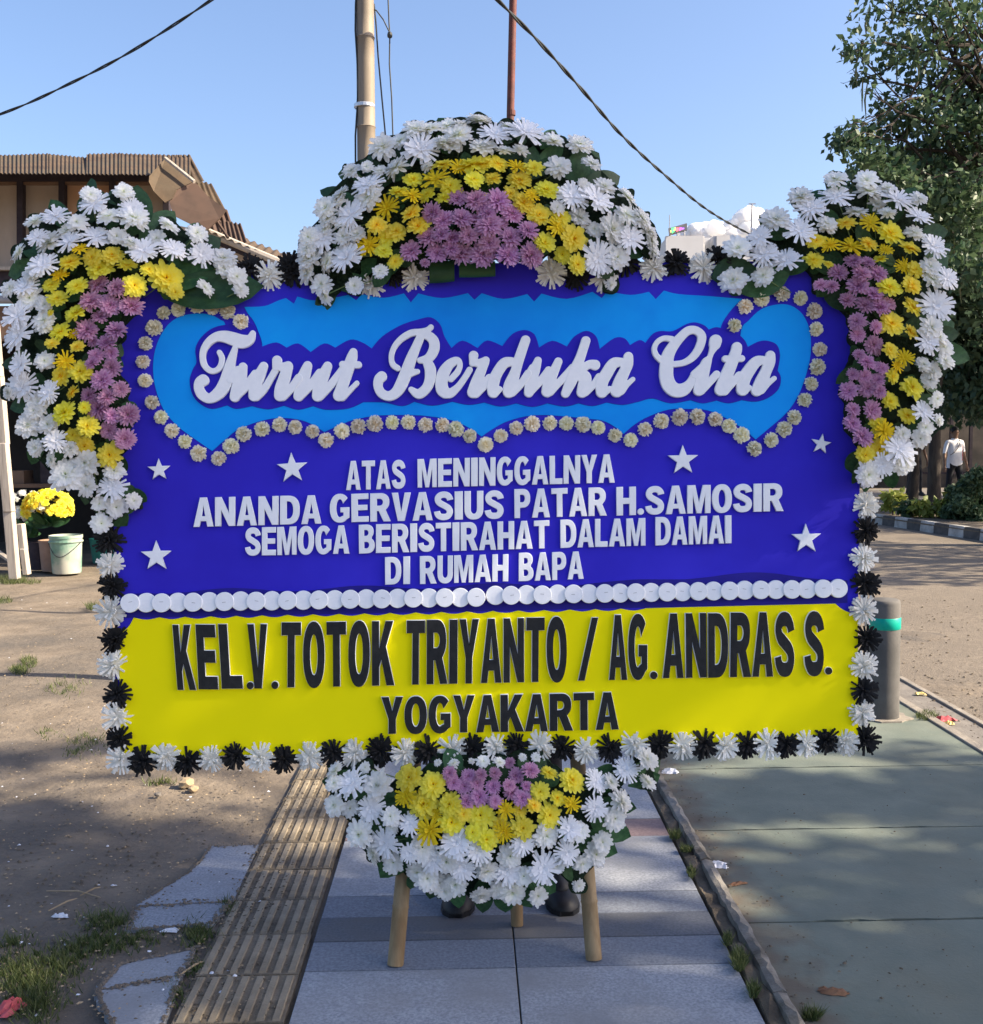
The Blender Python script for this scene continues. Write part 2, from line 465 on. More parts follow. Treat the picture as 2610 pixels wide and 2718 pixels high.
# dirt washed out of the kerb stains the edge of the green concrete
def kerb_stain():
    nt = M_green.node_tree; N = nt.nodes; L = nt.links; bs = N["Principled BSDF"]
    src = bs.inputs["Base Color"].links[0].from_socket
    tc = N.new("ShaderNodeTexCoord"); dot = N.new("ShaderNodeVectorMath"); dot.operation = 'DOT_PRODUCT'; dot.inputs[1].default_value = tuple(PR)
    L.new(tc.outputs["Object"], dot.inputs[0])
    nz = N.new("ShaderNodeTexNoise"); nz.inputs["Scale"].default_value = 9; nz.inputs["Detail"].default_value = 8; L.new(tc.outputs["Object"], nz.inputs["Vector"])
    ad = N.new("ShaderNodeMath"); ad.operation = 'MULTIPLY_ADD'; ad.inputs[1].default_value = .45; L.new(nz.outputs[0], ad.inputs[0]); L.new(dot.outputs["Value"], ad.inputs[2])
    mr = N.new("ShaderNodeMapRange"); mr.inputs[1].default_value = ku1 + .22; mr.inputs[2].default_value = ku1 + .40; mr.inputs[3].default_value = .85; mr.inputs[4].default_value = 0
    L.new(ad.outputs[0], mr.inputs[0])
    mx = N.new("ShaderNodeMixRGB"); mx.inputs[2].default_value = (.125, .10, .075, 1); L.new(mr.outputs[0], mx.inputs[0]); L.new(src, mx.inputs[1])
    # scattered dark stains
    n2 = N.new("ShaderNodeTexNoise"); n2.inputs["Scale"].default_value = 3.2; n2.inputs["Detail"].default_value = 10; n2.inputs["Roughness"].default_value = .75; L.new(tc.outputs["Object"], n2.inputs["Vector"])
    m2 = N.new("ShaderNodeMapRange"); m2.inputs[1].default_value = .58; m2.inputs[2].default_value = .72; m2.inputs[4].default_value = .45; L.new(n2.outputs[0], m2.inputs[0])
    mx2 = N.new("ShaderNodeMixRGB"); mx2.inputs[2].default_value = (.075, .08, .07, 1); L.new(m2.outputs[0], mx2.inputs[0]); L.new(mx.outputs[0], mx2.inputs[1])
    L.new(mx2.outputs[0], bs.inputs["Base Color"])
kerb_stain()
# green concrete pavement: panels split by joints
gp = empty("green_pavement"); tag(gp, kind="structure")
joint_v = [guv(*ZR7(1600, v))[1] for v in (1112, 605, 268)]
road_a = ground(*dpx(1735, 1352)); road_b = ground(*dpx(1882, 1443))
ra = path_uv(road_a); rb = path_uv(road_b)
def road_u(v):   # inner edge of the road kerb
    t = (v - rb[1]) / (ra[1] - rb[1]); return rb[0] + (ra[0] - rb[0]) * t
vs_ = [0.4, joint_v[0] - (joint_v[1] - joint_v[0]) * 1.0, joint_v[0], joint_v[1], joint_v[2]]
st = joint_v[2] - joint_v[1]
while vs_[-1] + st < 6.4: vs_.append(vs_[-1] + st)
vs_.append(6.6)
for a, c in zip(vs_[:-1], vs_[1:]):
    b = MB(); g = .004
    lo = [path_pt(ku1 + .004 + .0 * k, a + g + (c - a - 2 * g) * k / 8, -.004) for k in range(9)]
    hi = [path_pt(road_u(a + (c - a) * k / 8), a + g + (c - a - 2 * g) * k / 8, -.004) for k in range(8, -1, -1)]
    jag = [path_pt(ku1 + (road_u(a) - ku1) * k / 30, a + g + (random.uniform(-.004, .010) if (a > 2 and 3 < k < 18) else 0), -.004) for k in range(29, 0, -1)]
    b.slab(lo + hi + jag, (0, 0, -.04))
    b.build("pavement_panel", M_green, gp)

# road with its own flush kerb line
road = MB()
road.slab([path_pt(road_u(.4) + .30, .4, -.02), path_pt(60, .4, -.02), path_pt(60, 60, -.02), path_pt(1.2, 60, -.02), path_pt(1.2, 6.9, -.02), path_pt(road_u(6.6) + .05, 6.6, -.02)], (0, 0, -.03))
tag(road.build("road", M_asphalt), kind="structure")
rk = empty("road_kerb"); tag(rk, kind="structure")
M_rk = mat("road_kerb_concrete", (.21, .185, .155), (.30, .265, .22), scale=9, rough=.95, bump=.4, bscale=40, detail=9)
M_rk2 = mat("gutter_concrete", (.15, .135, .12), (.21, .19, .165), scale=9, rough=.95, bump=.3, bscale=40, detail=9)
vv = .4
while vv < 6.5:
    L = min(.9, 6.6 - vv)
    q = lambda du, v, z: path_pt(road_u(v) + du, v, z)
    b = MB(); b.slab([q(.003, vv + .003, .006), q(.055, vv + .003, .006), q(.055, vv + L - .003, .006), q(.003, vv + L - .003, .006)], (0, 0, -.05)); b.build("kerb_stone", M_rk, rk, bevel=.004)
    b = MB(); b.slab([q(.06, vv + .002, -.014), q(.24, vv + .002, -.016), q(.24, vv + L - .002, -.016), q(.06, vv + L - .002, -.014)], (0, 0, -.05)); b.build("gutter_slab", M_rk2, rk)
    b = MB(); b.slab([q(.245, vv + .003, -.004), q(.285, vv + .003, -.004), q(.285, vv + L - .003, -.004), q(.245, vv + L - .003, -.004)], (0, 0, -.05)); b.build("edge_stone", M_rk, rk, bevel=.004)
    vv += L

# ================================================================== FLOWER BOARD
YAW = math.radians(2.6); LEAN = math.radians(6.5)
B_R = Vector((math.cos(YAW), math.sin(YAW), 0))
B_U = Vector((-math.sin(YAW) * math.sin(LEAN), math.cos(YAW) * math.sin(LEAN), math.cos(LEAN)))
B_N = B_R.cross(B_U).normalized()                 # towards the viewer
_d = ray(1300, 2000)
B_O = CAM + _d * (3.07 / _d.y)                    # lower middle of the board face
B_MAT = Matrix(((B_R.x, B_U.x, B_N.x, B_O.x), (B_R.y, B_U.y, B_N.y, B_O.y), (B_R.z, B_U.z, B_N.z, B_O.z), (0, 0, 0, 1)))
def bl(x, y, off=0.0):
    """photo pixel -> board coordinates on the plane lying off metres in front of the board face"""
    d = ray(x, y); o = B_O + B_N * off
    t = (o - CAM).dot(B_N) / d.dot(B_N)
    q = CAM + d * t - B_O
    return Vector((q.dot(B_R), q.dot(B_U), off))
def bw(x, y, off=0.0):
    l = bl(x, y, off)
    return B_O + B_R * l.x + B_U * l.y + B_N * l.z
PXM = (B_O - CAM).dot(FWD) / F_PX                 # metres per pixel near the board
board = empty("flower_board"); board.matrix_world = B_MAT
tag(board, "big blue and yellow condolence board with white and black foam lettering", "flower board")

def smooth_poly(pts, n=5):
    """closed Catmull-Rom; a point with a third value stays a sharp corner"""
    P = [(p[0], p[1], len(p) > 2) for p in pts]; out = []
    N = len(P)
    for i in range(N):
        p1, p2 = P[i], P[(i + 1) % N]
        p0 = P[i - 1] if not p1[2] else p1
        p3 = P[(i + 2) % N] if not p2[2] else p2
        for k in range(n):
            t = k / n
            out.append(tuple(.5 * (2 * p1[a] + (p2[a] - p0[a]) * t + (2 * p0[a] - 5 * p1[a] + 4 * p2[a] - p3[a]) * t * t + (3 * p1[a] - p0[a] - 3 * p2[a] + p3[a]) * t ** 3) for a in (0, 1)))
    return out
def fill_mesh(name, contours, th, bevel, m, z=0.0, offset=0.0):
    """contours (board xy) filled with holes, from depth z to z+th"""
    cu = bpy.data.curves.new(name, 'CURVE'); cu.dimensions = '2D'; cu.fill_mode = 'BOTH'
    cu.extrude = max(th / 2 - bevel, .0001); cu.bevel_depth = bevel; cu.bevel_resolution = 0; cu.offset = offset - bevel
    for c in contours:
        s = cu.splines.new('POLY'); s.points.add(len(c) - 1)
        for i, p in enumerate(c): s.points[i].co = (p[0], p[1], 0, 1)
        s.use_cyclic_u = True
    cu.materials.append(m)
    ob = bpy.data.objects.new(name, cu)
    me = bpy.data.meshes.new_from_object(ob)
    bpy.data.objects.remove(ob); bpy.data.curves.remove(cu)
    co = np.empty(len(me.vertices) * 3); me.vertices.foreach_get("co", co)
    co[2::3] += z + th / 2
    me.vertices.foreach_set("co", co); me.update(); me.name = name
    return me
def bpart(name, me, parent=board, loc=None):
    o = bpy.data.objects.new(name, me); link(o, parent)
    if loc is not None: o.location = loc
    return o

# back panel
cor = [bl(*dpx(222, 1452)), bl(*dpx(1640, 1418)), bl(*dpx(1652, 498)), bl(*dpx(212, 508))]
bpart("back_panel", fill_mesh("back_panel", [[(p.x, p.y) for p in cor]], .03, .002, M_blue, -.03))
# light blue fields
def P(Z, pts): return [(*Z(p[0], p[1]), *p[2:]) for p in pts]
main = (P(ZC, [(560, 470, 1), (510, 225), (480, 186), (430, 161), (360, 155), (280, 170), (220, 210), (175, 280), (150, 360), (145, 450), (160, 540), (200, 640), (270, 720), (350, 780), (440, 842, 1),
               (500, 790), (560, 740), (640, 705), (740, 680), (840, 680), (920, 700), (1000, 747, 1), (1060, 720), (1150, 685), (1270, 665), (1400, 662), (1520, 668), (1640, 690), (1720, 725), (1785, 770, 1)])
        + P(ZD, [(60, 740), (130, 700), (220, 672), (310, 662), (420, 668), (540, 680), (620, 690), (680, 720), (725, 757, 1), (780, 710), (850, 670), (950, 635), (1050, 632), (1150, 640), (1240, 680), (1320, 730),
                 (1385, 784, 1), (1450, 730), (1540, 650), (1600, 560), (1640, 450), (1660, 350), (1655, 240), (1620, 160), (1560, 115), (1490, 110), (1410, 135), (1350, 190), (1312, 240), (1300, 420, 1)]))
center = (P(ZC, [(640, 455, 1), (690, 330), (668, 240), (645, 190), (618, 155), (600, 122, 1), (700, 118), (770, 90), (808, 78, 1), (848, 106, 1), (865, 70, 1), (960, 90)])
          + P(ZB, [(300, 912, 1), (335, 936, 1), (362, 908, 1), (460, 925), (552, 905, 1), (583, 946, 1), (617, 905, 1), (725, 926), (842, 904, 1), (872, 934, 1), (905, 904, 1), (1005, 930), (1112, 908, 1), (1143, 942, 1),
                   (1176, 906, 1), (1290, 930), (1408, 898, 1), (1450, 926, 1), (1476, 894, 1), (1580, 912), (1664, 898, 1), (1695, 931, 1), (1732, 892, 1)])
          + P(ZD, [(1000, 58), (1150, 68), (1320, 82, 1), (1280, 118), (1240, 168), (1212, 220), (1190, 330), (1150, 440, 1)]))
for nm, pts in (("light_blue_field", main), ("light_blue_field", center)):
    c = [bl(*p) for p in smooth_poly(pts, 4)]
    bpart(nm, fill_mesh(nm, [[(p.x, p.y) for p in c]], .0022, .0004, M_sky_blue, 0.0))
halo = (P(ZC, [(328, 490), (345, 432), (362, 398), (357, 330), (388, 272), (450, 225), (540, 207), (600, 197), (650, 218), (690, 320, 1), (760, 300), (812, 326, 1), (870, 305), (932, 348, 1), (1000, 305), (1055, 326, 1),
               (1130, 286), (1190, 300), (1237, 330, 1), (1290, 270), (1380, 215), (1470, 185), (1532, 175), (1578, 210), (1600, 270), (1635, 328, 1), (1690, 291), (1765, 328, 1), (1814, 290), (1889, 318, 1)])
        + P(ZD, [(170, 258), (230, 238), (280, 260), (303, 325, 1), (370, 292), (442, 320, 1), (480, 270), (540, 242), (588, 270), (606, 332, 1), (680, 278), (730, 280), (757, 313, 1), (805, 288), (834, 302, 1), (870, 258),
                 (910, 243), (970, 243), (1040, 208), (1085, 200), (1130, 216), (1150, 236, 1), (1190, 224), (1245, 240), (1300, 262), (1330, 290), (1345, 322, 1), (1400, 295), (1445, 292), (1490, 312), (1506, 365), (1494, 440, 1),
                 (1510, 475), (1500, 530), (1450, 575), (1385, 596), (1315, 588, 1), (1250, 604), (1190, 590, 1), (1120, 604), (1060, 588, 1), (960, 604), (870, 580), (800, 596), (720, 612), (640, 600, 1), (570, 618), (500, 604, 1), (430, 620),
                 (345, 604, 1), (270, 622), (190, 604, 1), (110, 620), (30, 600, 1)])
        + P(ZC, [(1720, 612), (1640, 596, 1), (1540, 616), (1450, 596, 1), (1390, 618), (1300, 600), (1195, 598, 1), (1120, 630), (1010, 636), (945, 618, 1), (870, 636), (800, 616, 1), (720, 634), (640, 618, 1), (560, 632),
                 (515, 614, 1), (440, 632), (380, 606), (342, 560)]))
c = [bl(*p) for p in smooth_poly(halo, 4)]
bpart("lettering_halo", fill_mesh("lettering_halo", [[(p.x, p.y) for p in c]], .0035, .0006, M_deep, 0.0008))
# yellow panel with a scalloped top edge
top = [(112, 158, 1), (150, 128), (172, 105), (191, 70, 1)]
xs_g = [191 + 121.5 * i for i in range(13)]
tg = []
for i in range(1, 21):
    x = 345 + 68.0 * i
    y0 = 1639.5 - (x - 345) * .0188
    tg.append((x - 34, y0 + 6.5)); tg.append((x, y0, 1))
yl = P(ZG, top) + [(p[0] + 11, *p[1:]) for p in tg if p[0] < 2205] + [(2216, 1602, 1), (2236, 1618), (2276, 1634, 1), (2276, 1962, 1), (1300, 1988), (322, 2012, 1), (318, 1700, 1)]
c = [bl(*p) for p in smooth_poly(yl, 4)]
bpart("yellow_panel", fill_mesh("yellow_panel", [[(p.x, p.y) for p in c]], .006, .001, M_yellow, 0.001))
# thin darker blue wave above the discs
wv = [(325, 1580, 1)] + [(x, 1572 - (x - 325) * .0188 + 6 * math.sin(x * .018) + (-16 if x > 1650 else 0) * math.sin((x - 1650) / 600 * math.pi)) for x in range(380, 2240, 60)] + [(2250, 1540, 1), (2250, 1600, 1), (1300, 1622), (330, 1640, 1)]
c = [bl(*p) for p in smooth_poly(wv, 3)]
bpart("wave_band", fill_mesh("wave_band", [[(p.x, p.y) for p in c]], .0012, .0003, mat("dark_wave_blue", (.016, .012, .22), (.02, .015, .27), scale=3, rough=.7, spec=.2), 0.0))

# ---------------- block letters
def arc(cx, cy, rx, ry, a0, a1, n=14, e=2.0):
    out = []
    for i in range(n + 1):
        a = math.radians(a0 + (a1 - a0) * i / n); ca, sa = math.cos(a), math.sin(a)
        out.append((cx + rx * math.copysign(abs(ca) ** (2 / e), ca), cy + ry * math.copysign(abs(sa) ** (2 / e), sa)))
    return out
def stroke_S():
    cl = [(.84, .70), (.80, .79), (.68, .87), (.5, .895), (.32, .87), (.2, .79), (.19, .70), (.27, .61), (.42, .55), (.58, .49), (.74, .42), (.82, .33), (.81, .22), (.70, .13), (.5, .105), (.3, .13), (.18, .22), (.15, .31)]
    cs = []
    for i in range(len(cl) - 1):
        p0 = cl[max(i - 1, 0)]; p1 = cl[i]; p2 = cl[i + 1]; p3 = cl[min(i + 2, len(cl) - 1)]
        for k in range(3):
            t = k / 3
            cs.append(tuple(.5 * (2 * p1[a] + (p2[a] - p0[a]) * t + (2 * p0[a] - 5 * p1[a] + 4 * p2[a] - p3[a]) * t * t + (3 * p1[a] - p0[a] - 3 * p2[a] + p3[a]) * t ** 3) for a in (0, 1)))
    cs.append(cl[-1]); Lf = []; Rt = []
    for i, p in enumerate(cs):
        a = cs[max(i - 1, 0)]; b = cs[min(i + 1, len(cs) - 1)]
        tx, ty = b[0] - a[0], b[1] - a[1]; l = math.hypot(tx * .68, ty) or 1
        nx, ny = -ty / l, tx * .68 / l
        Lf.append((p[0] + nx * .165, p[1] + ny * .112)); Rt.append((p[0] - nx * .165, p[1] - ny * .112))
    return [Lf + Rt[::-1]]
GL = {
 'I': ([[(0, 0), (1, 0), (1, 1), (0, 1)]], .30),
 'E': ([[(0, 0), (1, 0), (1, .2), (.38, .2), (.38, .41), (.93, .41), (.93, .6), (.38, .6), (.38, .8), (.99, .8), (.99, 1), (0, 1)]], .63),
 'L': ([[(0, 0), (1, 0), (1, .2), (.42, .2), (.42, 1), (0, 1)]], .57),
 'T': ([[(.32, 0), (.68, 0), (.68, .8), (1, .8), (1, 1), (0, 1), (0, .8), (.32, .8)]], .66),
 'H': ([[(0, 0), (.34, 0), (.34, .4), (.66, .4), (.66, 0), (1, 0), (1, 1), (.66, 1), (.66, .61), (.34, .61), (.34, 1), (0, 1)]], .72),
 'N': ([[(0, 0), (.31, 0), (.31, .55), (.68, 0), (1, 0), (1, 1), (.69, 1), (.69, .45), (.32, 1), (0, 1)]], .74),
 'M': ([[(0, 0), (.24, 0), (.24, .64), (.4, 0), (.6, 0), (.76, .64), (.76, 0), (1, 0), (1, 1), (.66, 1), (.5, .38), (.34, 1), (0, 1)]], .86),
 'A': ([[(0, 0), (.31, 0), (.365, .19), (.635, .19), (.69, 0), (1, 0), (.67, 1), (.33, 1)], [(.41, .36), (.59, .36), (.5, .72)]], .74),
 'V': ([[(.32, 0), (.68, 0), (1, 1), (.67, 1), (.5, .33), (.33, 1), (0, 1)]], .70),
 'Y': ([[(.33, 0), (.67, 0), (.67, .4), (1, 1), (.66, 1), (.5, .62), (.34, 1), (0, 1), (.33, .4)]], .70),
 'K': ([[(0, 0), (.33, 0), (.33, .28), (.43, .4), (.66, 0), (1.02, 0), (.64, .6), (.98, 1), (.62, 1), (.33, .58), (.33, 1), (0, 1)]], .74),
 'O': ([arc(.5, .5, .5, .515, 0, 352, 30, 2.25), arc(.5, .5, .175, .315, 0, 350, 22, 2.1)], .73),
 'D': ([[(0, 0)] + arc(.42, .5, .58, .5, -90, 90, 18, 2.4) + [(0, 1)], [(.34, .2)] + arc(.42, .5, .25, .3, -90, 90, 12, 2.2) + [(.34, .8)]], .72),
 'P': ([[(0, 0), (.35, 0), (.35, .35)] + arc(.52, .675, .46, .325, -90, 90, 16, 2.3) + [(0, 1)], [(.35, .54)] + arc(.5, .67, .15, .13, -90, 90, 8) + [(.35, .80)]], .66),
 'R': ([[(0, 0), (.34, 0), (.34, .37), (.42, .37), (.66, 0), (1.03, 0), (.77, .41)] + arc(.50, .69, .46, .31, -40, 90, 14, 2.3) + [(0, 1)], [(.34, .56)] + arc(.48, .68, .16, .12, -90, 90, 8) + [(.34, .80)]], .73),
 'B': ([[(0, 0)] + arc(.5, .275, .5, .275, -90, 55, 12, 2.3) + arc(.48, .755, .46, .245, -45, 90, 12, 2.3) + [(0, 1)], [(.34, .18)] + arc(.48, .29, .17, .11, -90, 90, 8) + [(.34, .40)], [(.34, .61)] + arc(.46, .71, .15, .10, -90, 90, 8) + [(.34, .81)]], .68),
 'U': ([[(0, 1), (0, .36)] + arc(.5, .36, .5, .37, 180, 360, 18, 2.3) + [(1, 1), (.66, 1), (.66, .36)] + arc(.5, .35, .16, .155, 0, -180, 10) + [(.34, 1)]], .69),
 'G': ([arc(.5, .5, .5, .512, 42, 312, 24, 2.25) + [(.98, .16), (.98, .53), (.53, .53), (.53, .35), (.68, .35), (.68, .24)] + arc(.5, .5, .175, .315, 295, 40, 18, 2.1) + [(.66, .66)]], .73),
 'S': (stroke_S(), .69),
 '.': ([arc(.5, .5, .5, .5, 0, 345, 16)], .24),
 '/': ([[(0, 0), (.32, 0), (1, 1), (.68, 1)]], .45),
}
def letter(ch, quad, black=False, th=.009):
    """quad: TL, TR, BR, BL in photo pixels"""
    tl, tr, br, blq = quad
    cs = []
    for c in GL[ch][0]:
        pts = []
        m = len(c)
        for (x, y) in c:
            px = (blq[0] * (1 - x) + br[0] * x) * (1 - y) + (tl[0] * (1 - x) + tr[0] * x) * y
            py = (blq[1] * (1 - x) + br[1] * x) * (1 - y) + (tl[1] * (1 - x) + tr[1] * x) * y
            q = bl(px, py, th); pts.append((q.x, q.y))
        cs.append(pts)
    cx = sum(p[0] for p in cs[0]) / len(cs[0]); cy = sum(p[1] for p in cs[0]) / len(cs[0])
    a = random.uniform(-.010, .010)
    cs = [[((p[0] - cx) * math.cos(a) - (p[1] - cy) * math.sin(a), (p[0] - cx) * math.sin(a) + (p[1] - cy) * math.cos(a)) for p in c] for c in cs]
    z0 = .0078 if black else .0015
    o = bpart("letter", fill_mesh("letter", cs, th, .0012, M_foam, 0, .0007 if black else 0), board, (cx, cy, z0 + random.uniform(0, .0012)))
    if black:
        bpart("letter_face", fill_mesh("letter_face", cs, .0016, .0004, M_black, 0, -.0002), o, (random.uniform(-.0006, .0006), random.uniform(-.0012, .0002), th + .0003))
def word(txt, x0, x1, t0, t1, b0, b1, black=False, gap=.055, slant=0.0):
    ws = [GL[ch][1] for ch in txt]
    tot = sum(ws) + gap * (len(txt) - 1)
    pos = 0
    for ch, w in zip(txt, ws):
        a, b = pos / tot, (pos + w) / tot; pos += w + gap
        f = lambda t: (x0 + (x1 - x0) * t)
        T = lambda t: t0 + (t1 - t0) * t
        Bq = lambda t: b0 + (b1 - b0) * t
        if ch == '.':
            h = (f(b) - f(a)) * 1.02
            letter(ch, [(f(a), Bq(a) - h), (f(b), Bq(b) - h), (f(b), Bq(b)), (f(a), Bq(a))], black)
        else:
            letter(ch, [(f(a), T(a)), (f(b), T(b)), (f(b), Bq(b)), (f(a), Bq(a))], black)
word("ATAS", 918.7, 1076.5, 1223.6, 1220.4, 1301, 1296.5)
word("MENINGGALNYA", 1108.4, 1632.3, 1218.3, 1205.5, 1294.2, 1281)
word("ANANDA", 513.3, 853.3, 1320.8, 1313.9, 1398.9, 1389.9)
word("GERVASIUS", 875.6, 1337.5, 1311.8, 1301.1, 1387.2, 1376.6)
word("PATAR", 1365.6, 1610, 1298, 1293.2, 1375.5, 1368.6)
word("H.SAMOSIR", 1636.6, 2079.2, 1292.6, 1282, 1368.6, 1356.4)
word("SEMOGA", 650.9, 927.7, 1400.5, 1394.1, 1475.4, 1469.6)
word("BERISTIRAHAT", 952.7, 1458.6, 1392.5, 1380.8, 1469.6, 1455.2)
word("DALAM", 1487.8, 1713.6, 1379.2, 1375, 1454.7, 1448.3)
word("DAMAI", 1740.2, 1942.1, 1372.3, 1367.5, 1448.3, 1441.9)
word("DI", 1022.3, 1088.7, 1478.6, 1476.5, 1551.9, 1550.3, gap=.09)
word("RUMAH", 1114.7, 1349.7, 1475.9, 1470.6, 1550.3, 1542.9)
word("BAPA", 1377.3, 1550, 1467.4, 1463.2, 1543.4, 1536.5)
def one(ch, Z, u0, u1, t, b, sk=0):
    letter(ch, [Z(u0, t), Z(u1, t), Z(u1 + sk, b), Z(u0 + sk, b)], True)
one('K', ZG, 375, 462, 104, 413, 26); one('E', ZG, 484, 577, 102, 410, 18); one('L', ZG, 594, 694, 100, 407, 16)
one('.', ZG, 729, 763, 374, 410); one('V', ZG, 732, 826, 99, 405, 4); one('.', ZG, 846, 880, 371, 408)
word("TOTOK", *[ZG(893, 0)[0], ZG(1428, 0)[0]], ZG(0, 93)[1], ZG(0, 85)[1], ZG(0, 402)[1], ZG(0, 391)[1], True, gap=.07)
word("TRIYANTO", ZG(1487, 0)[0], ZH(400, 0)[0], ZG(0, 83)[1], ZH(0, 63)[1], ZG(0, 388)[1], ZH(0, 355)[1], True, gap=.07)
one('/', ZH, 452, 543, 66, 352)
one('A', ZH, 592, 674, 53, 348); one('G', ZH, 679, 768, 52, 346); one('.', ZH, 778, 812, 310, 346)
word("ANDRAS", ZH(836, 0)[0], ZH(1432, 0)[0], ZH(0, 48)[1], ZH(0, 40)[1], ZH(0, 341)[1], ZH(0, 332)[1], True, gap=.07)
one('S', ZH, 1477, 1565, 38, 330); one('.', ZH, 1571, 1604, 291, 325)
word("YOGYAKARTA", ZG(1367, 0)[0], ZH(636, 0)[0], ZG(0, 447)[1], ZH(0, 403)[1], ZG(0, 622)[1], ZH(0, 573)[1], True, gap=.05)

# ---------------- script lettering: brush strokes (x, y, half width) traced letter by letter
def contour(fn, x0, x1, y0, y1, h):
    xs = np.arange(x0, x1 + h, h); ys = np.arange(y0, y1 + h, h)
    X, Y = np.meshgrid(xs, ys); D = fn(X, Y)
    segs = {}
    ny, nx = D.shape
    S = D < 0
    mixed = np.argwhere((S[:-1, :-1] != S[1:, :-1]) | (S[:-1, :-1] != S[:-1, 1:]) | (S[:-1, :-1] != S[1:, 1:]))
    def ep(i, j, k):
        # edge point on cell edge k of cell (row i, col j), keyed so that neighbours share it
        if k == 0: a, b, key = (i, j), (i, j + 1), (i, j, 0)
        elif k == 1: a, b, key = (i, j + 1), (i + 1, j + 1), (i, j + 1, 1)
        elif k == 2: a, b, key = (i + 1, j), (i + 1, j + 1), (i + 1, j, 0)
        else: a, b, key = (i, j), (i + 1, j), (i, j, 1)
        da, db = D[a], D[b]; t = da / (da - db)
        return key, (xs[a[1]] + (xs[b[1]] - xs[a[1]]) * t, ys[a[0]] + (ys[b[0]] - ys[a[0]]) * t)
    TB = {1: [(3, 0)], 2: [(0, 1)], 3: [(3, 1)], 4: [(1, 2)], 5: [(3, 2), (1, 0)], 6: [(0, 2)], 7: [(3, 2)], 8: [(2, 3)], 9: [(2, 0)], 10: [(0, 3), (2, 1)], 11: [(2, 1)], 12: [(1, 3)], 13: [(1, 0)], 14: [(0, 3)]}
    pos = {}; nxt = {}
    for i, j in mixed:
        code = int(S[i, j]) | int(S[i, j + 1]) << 1 | int(S[i + 1, j + 1]) << 2 | int(S[i + 1, j]) << 3
        for a, b in TB.get(code, []):
            ka, pa = ep(i, j, a); kb, pb = ep(i, j, b)
            pos[ka] = pa; pos[kb] = pb; nxt[ka] = kb
    loops = []
    while nxt:
        k0, k = next(iter(nxt.items())); del nxt[k0]
        loop = [pos[k0]]
        while k != k0 and k in nxt:
            loop.append(pos[k]); k2 = nxt.pop(k); k = k2
        if len(loop) > 10: loops.append(loop)
    return loops
def resample(st, n=6):
    out = []
    if len(st) < 3: return [tuple(map(float, p)) for p in st]
    for i in range(len(st) - 1):
        p0 = st[max(i - 1, 0)]; p1 = st[i]; p2 = st[i + 1]; p3 = st[min(i + 2, len(st) - 1)]
        for k in range(n):
            t = k / n
            out.append(tuple(.5 * (2 * p1[a] + (p2[a] - p0[a]) * t + (2 * p0[a] - 5 * p1[a] + 4 * p2[a] - p3[a]) * t * t + (3 * p1[a] - p0[a] - 3 * p2[a] + p3[a]) * t ** 3) for a in (0, 1, 2)))
    out.append(tuple(map(float, st[-1])))
    return out
def brush_letter(strokes, Z, idx, th=.012):
    st = [[(*Z(p[0], p[1]), p[2] * Z.s) for p in resample(s)] for s in strokes]
    allp = [p for s in st for p in s]
    x0 = min(p[0] - p[2] for p in allp) - 3; x1 = max(p[0] + p[2] for p in allp) + 3
    y0 = min(p[1] - p[2] for p in allp) - 3; y1 = max(p[1] + p[2] for p in allp) + 3
    def fn(X, Y):
        D = np.full(X.shape, 1e3)
        for s in st:
            for a, b in zip(s[:-1], s[1:]):
                dx, dy = b[0] - a[0], b[1] - a[1]; L2 = dx * dx + dy * dy + 1e-9
                t = np.clip(((X - a[0]) * dx + (Y - a[1]) * dy) / L2, 0, 1)
                D = np.minimum(D, np.hypot(X - a[0] - dx * t, Y - a[1] - dy * t) - (a[2] + (b[2] - a[2]) * t))
        return D
    loops = contour(fn, x0, x1, y0, y1, 1.4)
    cs = [[(q.x, q.y) for q in (bl(*p, th) for p in lp)] for lp in loops]
    cx = sum(p[0] for p in cs[0]) / len(cs[0]); cy = sum(p[1] for p in cs[0]) / len(cs[0])
    cs = [[(p[0] - cx, p[1] - cy) for p in c] for c in cs]
    bpart("script_letter", fill_mesh("script_letter", cs, th, .0016, M_foam), board, (cx, cy, .0045 + .0007 * (idx % 3)))
def zf(x0, y0, s):
    f = lambda u, v: (x0 + u * s, y0 + v * s)
    class W:
        def __call__(self, u, v): return (x0 + u * s, y0 + v * s)
    w = W(); w.s = s
    return w
W1 = zf(500, 840, .25505); W2 = zf(980, 830, .22317); W3 = zf(1280, 840, .22317); W4 = zf(1690, 840, .22317)
